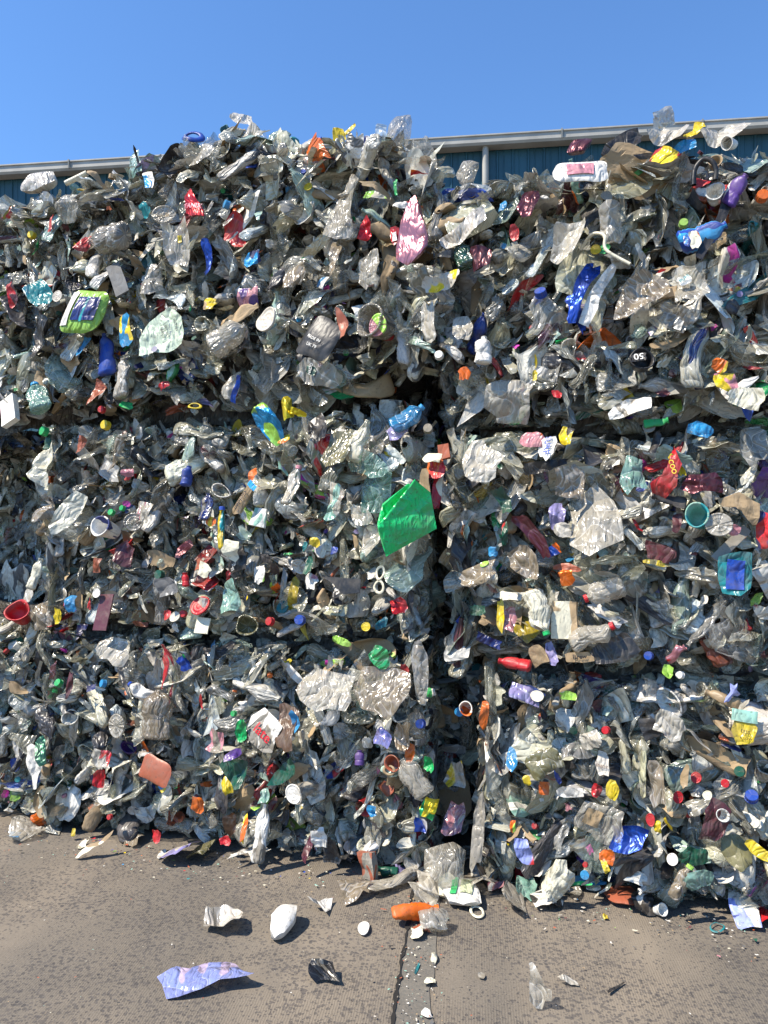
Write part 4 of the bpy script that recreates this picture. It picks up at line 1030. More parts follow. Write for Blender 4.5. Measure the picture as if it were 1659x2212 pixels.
I('plastic_shard','shard','film',428,1220,32,34,0,'terra','round terracotta patch behind a pale torn scrap',d=.10,mat='hard')
I('paper_piece','paper','film',440,1232,46,34,-20,'cream','pale torn scrap in front of the terracotta patch',mat='paper',d=.13,amp=.35)
I('plastic_container','pack','pouch',513,1210,64,70,10,'black','flat black pack with faint white letters in the middle left bale',d=.10,mat='hard',bulge=.08,text=[('N//',.1,-.35,.3,15,'white'),('ZE',-.1,-.6,.25,15,'white')])
I('paper_piece','paper','film',497,1188,42,48,-12,'cream','cream folded paper piece on the flat black pack',mat='paper',d=.16,hide=False,amp=.25)
I(TB,'pack','box',560,1118,34,40,-10,'white','small white and mint ribbed pack right of the slim mustard bottle',c2='mint',d=.11)
I(CP,'cap','cap',340,1243,24,22,0,'dgreen','dark green round cap above the white torn card',d=.12)
I(CT,'card','film',365,1265,58,46,15,'white','torn white card with grey print below the dark green round cap',c2='grey',mat='paper',d=.12)
I(CP,'cap','bottle',396,1253,16,30,12,'red','red push top nozzle in the middle left bale',d=.13,mat='hard',sq=.9,amt=.02)
I(CP,'shard','film',488,1245,10,30,-15,'red','thin red sliver right of the red nozzle',d=.12)
I('plastic_lid','lid','lid',432,1308,46,44,0,'red','clear round lid with ragged red rim',d=.11)
I('plastic_film','film','film',432,1308,34,32,0,'clear','clear wrinkled disc inside the ragged red rim',al=.9,d=.135,hide=False,poly=[(1,.3),(.6,.9),(-.4,1),(-1,.3),(-.8,-.7),(.2,-1),(.9,-.6)],on=True)
I('plastic_film','film','film',500,1290,58,74,20,'mint','pale aqua torn film right of the ragged red rim',al=.8,d=.11,amp=.3)
I(CT,'card','plate',432,1352,34,34,-3,'cream','small square cream card hanging at the left joint',mat='paper',d=.13)
I('plastic_tub','tub','tub',535,1352,42,28,0,'olive','olive translucent tub lying at the joint',al=.9,mat='clear',d=.10)
I(W_,'wrapper','film',124,1330,26,40,-20,'yellow','yellow and red bag tip at the lower left of the middle bale',c2='red',d=.12)
I('plastic_film','film','film',148,1302,30,40,0,'sky','crumpled bright blue film with a red tip beside the yellow and red tip',c2='red',d=.11,amp=.4)
I('plastic_shard','shard','film',194,1300,12,40,5,'red','dark red narrow sliver left of the dark plum panel',d=.10)
I('bottle_cap','cap','lid',203,1282,22,20,0,'white','white ring cap left of the dark plum panel',d=.13)
I('bottle_cap','cap','lid',372,1333,26,24,0,'clear','milky round lid between two red caps',d=.12)
I('bottle_cap','cap','cap',390,1328,18,16,0,'red','red cap right of the milky round lid',d=.11)
I('plastic_shard','shard','film',356,1330,18,26,0,'red','red bent piece left of the milky round lid',d=.11)
I('plastic_sheet','panel','plate',735,1262,92,44,0,'dgrey','flat dark green grey panel wedged above the middle joint',d=.12,mat='hard',poly=[(1,.55),(-1,.75),(-.35,.1),(.1,-1),(.95,-.8)])
I(TB,'ring','ring',819,1238,26,28,0,'cream','upper cream cup ring of a stacked pair near the gap',t=.12,d=.13,yaw=-.6)
I(TB,'ring','ring',816,1268,26,26,0,'cream','lower cream cup ring of a stacked pair near the gap',t=.12,d=.13,yaw=-.6)
I('plastic_tub','tub','film',560,1240,56,48,-8,'white','white tub side with lime and orange print in the middle left bale',c2='lime',d=.11)
I('plastic_tub','shard','film',668,1222,24,46,8,'dgreen','dark emerald upright shard in a clear cup',d=.12,mat='hard')
I('plastic_film','film','film',672,1256,46,42,0,'white','pink white bottle base under the emerald shard',c2='pink',d=.12,al=.9,mat='clear',bend=1.3)
I(CP,'shard','film',678,1172,30,22,-8,'yellow','bright orange yellow folded clip in the middle left bale',d=.13,mat='hard',amp=.4)
I('plastic_shard','shard','film',656,1182,16,24,0,'teal','teal sliver beside the orange yellow clip',d=.11)
I('plastic_shard','shard','film',718,1190,18,26,0,'blue','little blue shard below a pale pink cone',d=.11)
I('plastic_film','film','film',800,1170,52,66,0,'clear','clear folded carton skin left of the green sheet foot',al=.55,amp=.2,d=.12,n=26)
I('plastic_film','film','film',782,1115,60,50,0,'clear','oval clear clamshell in the middle left bale',al=.5,d=.11,amp=.15)
I(CP,'cap','cap',644,1342,26,22,0,'blue','deep blue cap pair right end of the middle left bale foot',d=.11)
I(CP,'cap','cap',580,1345,22,20,0,'red','dark red cap at the foot of the middle left bale',d=.10)
I(CP,'cap','lid',788,1355,20,20,0,'yellow','yellow round knob at the joint near the gap',d=.12)
I('plastic_sheet','strip','film',823,1350,44,22,35,'dteal','dark teal folded strip beside the yellow round knob',d=.10)
I('plastic_tub','tub','film',862,1310,38,34,20,'red','red and white crumpled can near the gap foot',c2='white',mat='foil',d=.08)
# --- far left column
I(TB,'tub','tub',42,1326,48,30,0,'red','coral red bowl on top of the set back bale at the far left',d=-.05,pitch=.9)
I('plastic_film','film','film',92,1330,80,62,30,'dirty','large dirty cream film slung between the far left bale and its neighbour',al=.95,amp=.3,d=.0,n=28)
I('plastic_film','film','film',60,1285,62,44,10,'clear','ragged clear leaf of film above the coral red bowl',al=.8,d=-.08)
I('plastic_lid','lid','ring',14,1650,26,26,0,'teal','teal ring cap in the shade at the far left',d=-.25,t=.2)
I('bottle_cap','cap','lid',62,1728,26,24,0,'yellow','mustard lid in the shade between the two lower left bales',d=-.1)
I('plastic_shard','shard','film',6,1718,14,20,0,'magenta','magenta scrap at the lower left picture edge',d=-.1)
# --- lower left bale
I('plastic_sheet','strip','film',358,1452,24,78,2,'red','bright red folded strip hanging in the lower left bale',d=.12,style=1,amp=.2)
I('plastic_sheet','strip','film',115,1450,18,56,-22,'maroon','dark pink thin sleeve in the upper left corner of the lower bale',d=.11,al=.9,mat='clear')
I('plastic_sheet','strip','film',152,1482,18,66,-8,'maroon','plum pleated strip right of a green bottle cap',d=.11,style=1)
I(CP,'cap','cap',120,1480,20,16,0,'green','green cap left of the plum pleated strip',d=.09,pitch=.6)
I(CP,'cap','cap',218,1480,20,18,0,'sky','sky blue ribbed cap beside a navy shell',d=.12,yaw=-.6)
I('plastic_shard','shard','film',192,1488,30,18,20,'navy','navy shell left of the sky blue ribbed cap',d=.10,mat='hard')
I('plastic_strip','strip','film',265,1465,12,140,38,'dgrey','long thin charcoal strip running diagonally in the lower left bale',d=.12,amp=.06)
I(B,'bottle','bottle',300,1495,26,58,55,'white','small white bottle with a blue neck lying beside the charcoal strip',capc='blue',d=.12,mat='opaque')
I('plastic_shard','shard','film',272,1492,28,30,0,'orange','clear orange rimmed oval under the charcoal strip',c2='clear',d=.11,al=.9,mat='clear')
I('plastic_film','film','film',398,1432,30,42,30,'blue','blue and emerald foil right of the red folded strip',c2='green',mat='foil',d=.10)
I('plastic_film','film','film',250,1405,95,60,-15,'clear','wide clear wrinkled film at the top of the lower left bale',al=.6,d=.10,n=26)
I(B,'bottle','bottle',340,1540,64,110,0,'dirty','large squashed brownish clear bottle in the middle of the lower left bale',al=.65,d=.11,sq=.5)
I('plastic_lid','lid','lid',250,1568,50,52,0,'clear','round clear lid in the lower left bale',al=.5,d=.12)
I('plastic_sheet','plate','pouch',333,1662,80,52,-10,'terra','rounded terracotta plate lying in the lower left bale',mat='hard',bulge=.08,amp=.04,rag=.03,d=.13)
I('plastic_strip','strip','film',345,1695,46,18,-42,'sky','curved blue and yellow strip under the terracotta plate',c2='yellow',bend=1.4,d=.13)
I('plastic_shard','shard','film',215,1680,28,42,-5,'red','crumpled bright red shard low in the lower left bale',d=.12,amp=.5)
I('plastic_film','film','film',75,1650,34,105,18,'white','white bottle skin bulging from the left edge of the lower bale',d=.10,amp=.2,bend=1.2,n=26)
I('plastic_film','film','film',88,1622,24,66,25,'dgreen','dark green sleeve above the white bottle skin',mat='foil',d=.11)
I('plastic_film','film','film',220,1640,58,44,0,'clear','clear film printed with red and green lines',c2='red',d=.10,al=.8)
I(W_,'wrapper','film',430,1738,40,36,-10,'orange','vivid orange crumpled wrapper low in the lower left bale',d=.13,amp=.5)
I('plastic_film','film','film',488,1697,30,42,35,'yellow','bright yellow folded film left of the dark green funnel',d=.12,amp=.35)
I('plastic_sheet','film','film',508,1672,66,66,0,'dgreen','dark bottle green funnel shaped film',d=.11,poly=[(1,.9),(.3,1),(-.6,.95),(-1,.4),(-.4,-.3),(.4,-1),(.8,-.9),(.9,0)],amp=.12)
I('plastic_sheet','film','film',612,1668,62,74,0,'dgreen','dark bottle green wing shaped film pointing down left',d=.11,poly=[(1,.4),(.6,.9),(.0,.5),(-.6,-.2),(-1,-1),(0,-.7),(1,-.1)],amp=.12)
I('plastic_film','film','film',572,1720,26,44,-8,'mint','light green film below the dark green funnel',d=.10,al=.8)
I('carrier_bag','bag','film',572,1580,105,88,-28,'white','white bag with large red lettering in the lower left bale',d=.13,amp=.06,lat=.02,n=30,c2='smoke',text=[('late',0,-.1,.75,-5,'red')])
I('plastic_shard','bag','film',522,1578,30,54,0,'green','green printed flap left of the red lettered bag',c2='dgreen',d=.135,hide=False)
I('plastic_sheet','pouch','film',618,1572,62,110,12,'brown','dark brown folded pouch right of the red lettered bag',d=.14,amp=.14)
I('plastic_film','film','film',508,1628,56,22,22,'purple','purple arched film edge above the dark green funnel',d=.13,bend=1)
I(CP,'cap','cap',500,1545-0,15,14,0,'green','bright green dot sized cap left of the red lettered bag',d=.11)
I('plastic_film','film','film',470,1600,52,60,0,'smoke','grey pink pyramid shaped bag left of the red lettered bag',c2='pink',d=.10)
I('plastic_film','film','film',698,1490,140,96,-8,'clear','large pale clear bag swelling from the lower left bale',al=.6,d=.13,amp=.22,n=34)
I('plastic_film','film','film',822,1488,130,116,-10,'dirty','large brownish clear bag swelling right of the pale one',al=.6,d=.14,amp=.22,n=34)
I('plastic_film','film','film',908,1450,38,180,6,'smoke','long grey vertical drape at the right corner of the lower left bale',al=.95,style=1,amp=.3,d=.10,n=28)
I('plastic_sheet','film','film',822,1420,52,56,-38,'green','creased leaf green film near the top of the lower left bale',d=.12,al=.9,mat='clear',style=1)
I('plastic_film','film','film',738,1385,54,20,-18,'lime','lime green film scrap on the joint',d=.10,amp=.3)
I('plastic_shard','shard','film',872,1448,20,26,0,'red','dark red triangular shard beside the long grey drape',d=.10)
I('plastic_film','film','film',790,1605,26,26,0,'clear','clear knotted scrap left of the lilac foil',al=.7,d=.10)
I('plastic_film','film','film',826,1592,46,46,-15,'lilac','lilac folded foil in the lower left bale',mat='foil',d=.12,amp=.2)
I(CP,'cap','bottle',774,1640,22,32,5,'purple','purple ribbed nozzle cap in the lower left bale',mat='hard',d=.12,sq=.9,amt=.02)
I(B,'bottle','bottle',900,1560,40,56,0,'smoke','clear bottle with a round cobalt blue cap facing out',al=.5,d=.08)
I(CP,'cap','cap',907,1568,24,22,0,'blue','round cobalt blue cap facing out near the corner of the lower left bale',d=.15,hide=False,yaw=-.2)
I('plastic_film','film','film',875,1590,46,66,0,'tan','orange tinted clear bag below the cobalt blue cap',al=.75,d=.11)
I('plastic_shard','shard','film',886,1628,24,46,-5,'orange','pumpkin orange folded bag under the cobalt blue cap',d=.12,amp=.2)
I('plastic_tub','tub','tub',850,1652,34,28,0,'terra','terracotta round cup rim right of the purple nozzle',d=.12)
I(W_,'wrapper','film',925,1650,26,42,10,'green','green and red sweet wrapper near the right corner of the lower left bale',c2='red',d=.12)
I(W_,'wrapper','film',926,1498,34,22,10,'green','green and white wrapper at the edge of the gap',c2='white',d=.06)
I(B,'bottle','bottle',892,1680,54,90,38,'clear','shiny clear bottle slanting at the right corner of the lower left bale',al=.45,d=.14)
I('bottle_neck','bottle neck','ring',838,1667,24,18,0,'tan','tan threaded bottle mouth ring under the terracotta cup rim',t=.14,d=.13)
I(TB,'tumbler','tub',655,1705,38,66,178,'clear','clear tumbler with brown band standing on its white lid',al=.7,d=.13,lid='white',pitch=-.0)
I('plastic_film','film','film',640,1560,22,56,12,'sky','blue and white twisted film right of the brown folded pouch',c2='white',d=.13,amp=.4)
I('plastic_film','film','film',800,1755,26,34,-10,'sky','crumpled bright blue foil low in the lower left bale',d=.13,amp=.5)
I(B,'bottle','bottle',565,1800,34,120,-3,'white','tall white bottle with grey barcode standing at the foot of the bale',d=.13,c2='smoke',sq=.6,amt=.04)
I('plastic_film','film','film',528,1790,14,70,0,'orange','orange striped sleeve left of the tall white bottle',c2='yellow',d=.11)
I('plastic_tub','shard','film',331,1812,32,30,0,'red','deep red crushed cup at the foot of the lower left bale',mat='hard',d=.12,amp=.4)
I('plastic_tub','shard','film',485,1818,28,24,10,'red','vivid red folded cup at the foot right of the brown film',mat='hard',d=.12,amp=.5)
I('plastic_film','film','film',495,1778,28,60,0,'brown','dark brown film above the vivid red folded cup',d=.11,mat='foil')
I(CP,'cap','cap',230,1770,14,12,0,'red','little red cap near the foot of the lower left bale',d=.12)
I('plastic_shard','shard','film',150,1800,16,18,0,'yellow','small yellow plastic knob at the foot near the far left',d=.09,mat='hard')
I('plastic_film','film','film',690,1810,36,52,10,'white','white marbled plastic piece near the foot of the lower left bale',c2='grey',d=.13)
I('plastic_sheet','sheet','film',715,1840,44,62,0,'dgrey','dark olive black bag beside the white marbled piece',d=.09)
I('plastic_strip','strip','film',665,1832,14,66,0,'maroon','dark red twisted strip at the foot left of the dark bag',d=.11)
I('plastic_film','film','film',925,1745,40,54,-15,'green','black yellow and green foil near the corner foot',c2='yellow',mat='foil',d=.10)
I('plastic_film','film','film',912,1782,34,40,0,'blue','blue and red printed foil under the black yellow and green foil',c2='white',mat='foil',d=.10)
# --- middle right bale
I(P_,'pouch','film',1150,950,72,44,-12,'pink','bright pink and orange detergent pouch top at the right joint',c2='orange',d=.11)
I('printed_label','pouch','film',1182,965,44,64,-10,'white','white pouch side with blue letters hanging from the pink pouch',text=[('SURF',0,.1,.62,-82,'blue')],d=.14,amp=.06)
I(W_,'wrapper','film',1222,940,38,42,-20,'yellow','yellow and black crumpled wrapper right of the white pouch side',c2='black',amp=.5,d=.12)
I('plastic_film','film','film',1513,928,58,34,-12,'sky','bright blue wrapper lying on the right joint',c2='blue',d=.12)
I(B,'bottle','bottle',1418,913,20,50,-80,'green','green bottle shoulder lying on the right joint',d=.11,mat='hard')
I(CP,'cap','lid',1403,922,26,24,0,'smoke','round grey cap left of the green bottle shoulder',d=.13)
I(P_,'pouch','film',1438,1022,52,116,-18,'red','crescent shaped glossy red pouch with yellow edge',mat='opaque',d=.14,amp=.14,n=28,poly=[(-.1,1),(.2,.85),(.95,.45),(.85,.1),(1,-.3),(.3,-1),(-.6,-.85),(-1,-.5),(-.4,-.35),(.1,0),(.1,.5)],text=[('COO',.35,.25,.22,-60,'yellow')])
I('plastic_shard','strip','film',1462,1005,16,62,30,'yellow','narrow yellow film edge right of the crescent red pouch',d=.12)
I('plastic_tube','tube','film',1415,965-5,24,62,-8,'black','black tube above the crescent red pouch',mat='hard',bend=1.5,d=.11)
I('plastic_tube','tube','bottle',1445,1078,26,70,78,'black','black cylinder lying under the crescent red pouch',mat='hard',d=.10)
I(P_,'pouch','film',1515,1046,96,56,6,'maroon','shiny plum foil bag right of the crescent red pouch',mat='foil',d=.13,amp=.3,n=26)
I('plastic_film','film','film',1365,1020,60,110,12,'mint','pale greenish crushed bottle left of the crescent red pouch',al=.7,d=.13,n=26,style=1)
I('plastic_film','film','film',1285,1120,115,170,8,'clear','very large clear bag with long creases in the middle right bale',al=.55,d=.12,amp=.2,n=36)
I('plastic_film','film','film',1290,1160,50,24,-12,'white','white triangular scrap on the very large clear bag',d=.16,hide=False)
I('plastic_film','film','film',1230,1040,80,90,10,'dirty','brown grey crumpled film in the middle right bale',al=.95,mat='clear',d=.11)
I('plastic_sheet','sheet','film',1175,1010,110,26,12,'black','black curved bag edge under the white pouch side',d=.10,bend=1.2)
I(P_,'pouch','film',1204,1115,44,66,-10,'lilac','lilac and blue pouch in the middle right bale',c2='blue',d=.13)
I('printed_label','label','film',1215,1145,42,34,-5,'beige','pale printed label below the lilac and blue pouch',c2='smoke',d=.14,mat='paper')
I('plastic_strip','strip','film',1150,1150,34,130,36,'maroon','long plum foil strip running down right in the middle right bale',mat='foil',style=1,amp=.3,d=.13)
I('plastic_strip','strip','film',1092,1085,30,70,30,'dgreen','dark green crumpled strap at the left of the middle right bale',d=.12,amp=.5)
I('plastic_strip','strip','film',1090,1150,18,66,-5,'dgreen','dark green ribbon with red and white scraps in the middle right bale',c2='red',d=.12)
I('plastic_film','film','film',1135,1215,85,80,-10,'dirty','brown grey pillow film below the long plum strip',al=.85,d=.12,n=26)
I('plastic_sheet','strip','film',1225,1225,66,22,-8,'terra','rust orange bent strip in the middle right bale',mat='hard',d=.12)
I(W_,'wrapper','film',1224,1245,34,38,20,'orange','shiny orange bag corner under the rust orange strip',mat='foil',d=.14)
I('plastic_film','film','film',1195,1190,40,26,30,'blue','blue patch between plum strip and rust strip',c2='orange',d=.09)
I('plastic_lid','lid','lid',1553,1133,56,52,0,'clear','clear round lid with wrinkled centre near the right edge',al=.6,d=.16,hide=False)
I('plastic_tub','tub','tub',1510,1120,52,52,0,'mint','pale tub with teal rim left of the clear round lid',c2='teal',d=.11)
I('plastic_shard','label','film',1588,1145,30,26,0,'pink','pink red square label right of the clear round lid',d=.14)
I('plastic_sheet','folder','film',1596,1095,92,60,-22,'tan','bent tan cardboard sheet near the right edge',mat='paper',d=.12,poly=[(.9,.9),(-.2,.85),(-1,-.2),(-.7,-.5),(.4,.2),(.8,-.9),(1,-.8)])
I('plastic_sheet','panel','plate',1580,1175,100,56,48,'smoke','long pale grey slotted bar slanting near the right edge',mat='hard',d=.08,poly=[(1,.35),(-1,.5),(-1,-.3),(1,-.45)])
I(P_,'pouch','film',1428,1195,78,42,-14,'maroon','flattened plum cup side in the middle right bale',mat='opaque',d=.11,al=1,amp=.14)
I(P_,'pouch','film',1420,1216,60,16,-4,'yellow','dull yellow strip under the flattened plum cup side',d=.12,c2='olive')
I(P_,'pouch','film',1462,1130,22,52,-12,'maroon','curved plum tube left of the pale tub with teal rim',mat='hard',d=.10)
I(P_,'pouch','film',1592,1236,78,112,-6,'teal','teal pouch with royal blue centre near the right edge',mat='opaque',d=.14,amp=.14,n=28,panels=[('blue_panel',-.5,.35,-.7,.45,'blue')])
I(P_,'pouch','film',1646,1140,30,90,8,'navy','navy and red pouch at the right picture edge',c2='red',d=.10)
I(B,'bottle','bottle',1304,1278,52,84,113,'clear','clear bottle lying on its side with a bright red cap in the middle right bale',al=.45,d=.13,capc='red',bend=0)
I(B,'bottle','bottle',1165,1322,46,100,197,'cream','cream bottle upside down with an emerald cap at its foot',al=.9,mat='clear',d=.14,capc='green')
I(CT,'carton','box',1220,1340,56,80,3,'cream','dirty white crushed carton right of the emerald cap',c2='tan',d=.10,mat='paper')
I(B,'bottle','bottle',1278,1372,52,100,-62,'clear','clear bottle with a red ribbed cap above the flat grey bag at the right joint',al=.5,d=.14,capc='red')
I('plastic_sheet','sheet','film',1325,1405,110,62,32,'dgrey','flat dark grey dusty bag at the right joint',d=.12,amp=.08)
I(CT,'card','film',1250,1420,72,26,3,'tan','tan card with dark lettering at the right joint',mat='paper',d=.13,amp=.05,text=[('Brew',.1,0,1.0,3,'black')])
I(P_,'bottle','bottle',1112,1433,28,72,85,'red','fat bright red tube lying at the right joint',mat='hard',d=.13,sq=.7)
I('plastic_sheet','card','film',1162,1415,44,50,20,'tan','tan triangular card beside the fat bright red tube',mat='paper',d=.12)
I('plastic_shard','pouch','film',1192,1415,26,60,25,'lilac','pale lilac folded pouch between two tan cards',d=.13)
I('plastic_film','film','film',1082,1330,18,88,8,'yellow','dull yellow twisted ribbon in the middle right bale',style=1,amp=.4,d=.13)
I('plastic_film','film','film',1100,1340,34,62,0,'pink','pink tinted clear can right of the dull yellow ribbon',al=.8,d=.12)
I('plastic_film','film','film',1058,1385,66,26,-22,'navy','dark navy layered film edges left of the pink tinted can',d=.08)
I('plastic_sheet','card','film',1035,1318,42,26,0,'dgreen','flat dark green card left of the dull yellow ribbon',d=.11)
I('plastic_sheet','film','film',1032,1240,110,58,15,'dirty','wide brown grey bag with a lime patch at the left corner of the right bale',al=.95,mat='clear',d=.13,panels=[('lime_patch',.2,.6,.35,.75,'lime')])
I('plastic_shard','cap','film',1062,1193,26,26,0,'sky','blue dome cap at the left of the middle right bale',mat='hard',d=.12,bend=1.5)
I('plastic_film','film','film',1040,1000,100,100,-18,'clear','grey wrinkled bottle side at the upper left of the middle right bale',al=.8,d=.12,n=30)
I('drinks_can','can','bottle',1460,1412,20,50,-50,'pink','crimson and white crushed drinks can at the right joint',c2='red',mat='foil',d=.12)
I('plastic_shard','shard','film',1443,1450,26,36,-5,'lime','lime yellow leaf shaped scrap below the crushed drinks can',d=.12,c2='yellow')
I(CP,'cap','cap',1404,1420,22,20,0,'blue','dark blue cap left of the crushed drinks can',d=.09)
# --- lower right bale
I(CP,'cap','cap',1474,1462,20,22,0,'white','white ribbed screw cap right of the lime yellow scrap',d=.12,yaw=-.8)
I('rubber_glove','glove','film',1582,1500,34,46,-10,'peri','light blue torn glove caught in the lower right bale',d=.14,amp=.8,lat=.25,poly=[(.3,1),(-.1,.7),(-.7,.75),(-.4,.2),(-.6,-.4),(-.45,-1),(.1,-.8),(.2,-.1),(.8,.0),(1,.3),(.4,.5)])
I('label_drum','drum','bottle',1640,1570,80,120,88,'beige','large pale drum bottle lying at the right edge',mat='opaque',d=.14,sq=.9,amt=.03,ribs=False)
I('printed_label','label','film',1608,1575,58,80,-4,'yellow','yellow and green label wrapped round the large pale drum bottle',d=.225,amp=.03,bend=.0,hide=False,panels=[('green_band',-.9,.9,.35,.95,'mint')],text=[('LESS',0,-.15,.24,-4,'black'),('& LOW',0,-.5,.2,-4,'black')],on=True)
I('plastic_tube','tube','bottle',1560,1508,26,70,75,'tan','dull gold tube above the large pale drum bottle',mat='hard',d=.10)
I('plastic_film','film','film',1446,1568,84,62,-25,'clear','bright milky clear scoop shaped film in the lower right bale',al=.8,d=.15,amp=.15,n=26)
I('plastic_sheet','film','film',1405,1590-15,50,56,6,'dgrey','dark grey flat square left of the milky scoop',d=.11,mat='hard')
I('plastic_lid','shell','pouch',1178,1642,74,50,28,'olive','olive translucent oval dish in the lower right bale',mat='clear',al=.85,bulge=.1,amp=.04,rag=.02,d=.13)
I('plastic_film','film','film',1245,1620,85,36,8,'smoke','grey blue ribbed bottle side right of the olive dish',al=.7,d=.11)
I('plastic_film','film','film',1140,1500,90,46,-10,'lilac','greyish lilac bag at the top of the lower right bale',al=.95,mat='clear',d=.13)
I('plastic_lid','lid','lid',1160,1506,28,24,0,'cream','round cream lid lying on the greyish lilac bag',d=.16,hide=False)
I('plastic_shard','shard','film',1230,1502,40,22,0,'lime','lime and white scrap right of the round cream lid',c2='white',d=.12)
I('plastic_shard','bag','film',1046,1540,24,66,-5,'orange','vivid orange bag edge in the gap side of the lower right bale',d=.06,amp=.2)
I('plastic_tub','tub','tub',1005,1530,30,40,0,'white','white tub with amber side in the shade of the gap',c2='orange',d=-.02)
I('bottle_cap','cap','lid',991,1540,20,20,0,'sky','blue lid in the shade of the gap',d=-.02)
I(CP,'cap','cap',1311,1582,20,20,0,'red','red cap in the upper middle of the lower right bale',d=.12)
I('plastic_film','film','film',1275,1600,56,46,25,'clear','milky triangular film left of the upper red cap',al=.8,d=.13)
I('plastic_film','film','film',1107,1640,28,56,10,'sky','blue and clear bottle neck in the left part of the lower right bale',al=.85,mat='clear',d=.10)
I('plastic_film','film','film',1137,1690,20,26,15,'yellow','yellow cup edge in the left part of the lower right bale',mat='hard',d=.12)
I('plastic_film','film','film',1176,1705,26,34,-8,'orange','deep orange scrap beside the yellow cup edge',d=.12,amp=.3)
I('plastic_film','film','film',1230,1712,66,30,12,'white','white crumpled film in the lower right bale',al=.9,mat='clear',d=.13)
I('plastic_shard','shard','film',1324,1706,30,46,-12,'yellow','lemon yellow triangular shard in the lower right bale',d=.14,amp=.08)
I('plastic_shard','shard','film',1288,1712,22,30,-25,'red','pinkish red crumpled shard left of the lemon yellow one',d=.13,amp=.4)
I('plastic_film','film','film',1300,1650,32,56,0,'beige','beige sachet with brown capital letters',text=[('ENJOY',0,-.2,.3,0,'brown')],d=.12,amp=.05,mat='opaque')
I('plastic_film','film','film',1420,1690,42,120,6,'dirty','long tan clear bag hanging in the middle of the lower right bale',al=.85,style=1,d=.11)
I(CP,'cap','lid',1505,1683,24,24,0,'red','round red lid facing out in the right part of the lower right bale',d=.13)
I('plastic_shard','shell','film',1478,1678,22,58,-12,'tan','golden brown pointed half shell left of the round red lid',mat='hard',bend=1.4,d=.13)
I(CP,'cap','cap',1570,1698,20,20,0,'red','red cap on a squashed bottle above the blue lid',d=.12)
I(CP,'cap','lid',1466,1726,20,26,0,'red','dim red lid below the golden brown half shell',d=.09)
I(CP,'cap','cap',1627,1731,32,18,0,'blue','cobalt blue lid lying flat near the right edge',pitch=1.0,d=.13)
I(CP,'cap','lid',1530,1722,20,20,0,'cream','round cream knob left of the cobalt blue flat lid',d=.13)
I(CP,'cap','cap',1602,1672,26,22,0,'dgreen','dark green cap in the shade above the cobalt blue flat lid',d=.08)
I('plastic_sheet','sheet','film',1548,1775,62,115,-8,'maroon','large creased plum sheet near the lower right',d=.12,amp=.28,n=28)
I('plastic_sheet','sheet','film',1592,1840,62,75,25,'olive','olive brown clear window card right of the plum sheet',d=.11,al=.95,mat='opaque')
I(W_,'wrapper','film',1640,1840,62,26,-38,'yellow','bright yellow folded band near the right edge at the foot',d=.15,amp=.08)
I('plastic_shard','cup','tub',1562,1765,26,26,0,'white','small translucent white cup on the plum sheet',d=.16,hide=False,al=.9,mat='clear')
I('plastic_film','film','film',1296,1775,110,92,-20,'clear','clear square tray with a tan paper inside',al=.4,d=.14,amp=.12,n=26,panels=[('paper_insert',-.6,.0,-.3,.5,'tan')])
I('plastic_bag','bag','film',1358,1808,82,72,-10,'blue','cobalt blue foil bag low in the lower right bale',mat='foil',d=.13,amp=.35,n=26)
I('plastic_shard','shard','film',1422,1790,22,34,0,'yellow','blue and yellow sweet tube right of the cobalt blue foil bag',c2='sky',d=.12)
I(CP,'cap','lid',1405,1775,20,28,0,'red','dark red lid between the blue foil bag and the sweet tube',d=.11)
I('plastic_film','film','film',1106,1790,18,30,0,'orange','orange scrap at the left corner foot of the lower right bale',c2='lime',d=.11)
I(W_,'wrapper','film',1131,1838,44,66,10,'peri','light blue bag with red and white print at the left corner foot',c2='red',d=.13,amp=.2)
I('plastic_film','film','film',1310,1852,36,36,0,'orange','burnt orange film over yellow flakes at the foot of the lower right bale',c2='terra',d=.12)
I('plastic_shard','shard','film',1308,1872,16,36,22,'yellow','golden yellow leaf below the burnt orange film',d=.14)
I(CP,'cap','cap',1263,1898,22,22,0,'sky','azure cap hanging at the foot below a tiny yellow red button',d=.10)
I('bottle_cap','cap','cap',1265,1875,13,12,0,'red','tiny red and yellow button above the azure cap',d=.11)
I('plastic_film','film','film',1205,1905,72,110,-35,'cream','pale curved film sweeping out onto the concrete',al=.9,bend=1.6,d=.14,n=28)
I('bottle_cap','lid','lid',1454,1861,24,26,0,'white','milk white disc in the foot of the lower right bale',d=.13)
I(B,'bottle','bottle',1470,1905,22,80,-28,'dirty','thin brown clear bottle with green end at the foot',al=.8,d=.12,capc='lime')
I('plastic_sheet','sheet','film',1500,1850,80,50,0,'dgreen','deep green plastic patch left of the bright yellow band',d=.07)
I('plastic_film','film','film',1510,1900,70,44,25,'mint','pale aqua film bag at the foot near the right',al=.7,d=.12)
# the gap between the lower bales
I('plastic_film','film','film',985,1675,50,70,0,'clear','clear yellow printed pot deep in the gap between the lower bales',c2='yellow',al=.8,d=-.12)
I('plastic_film','film','film',985,1770,50,80,-15,'pink','pink and clear bag deep in the gap near the ground',c2='clear',al=.8,mat='clear',d=-.06,amp=.4)
I('plastic_film','film','film',1035,1790,30,190,-8,'smoke','long dark grey rope of twisted film beside the gap foot',style=1,amp=.4,d=.06,n=26)

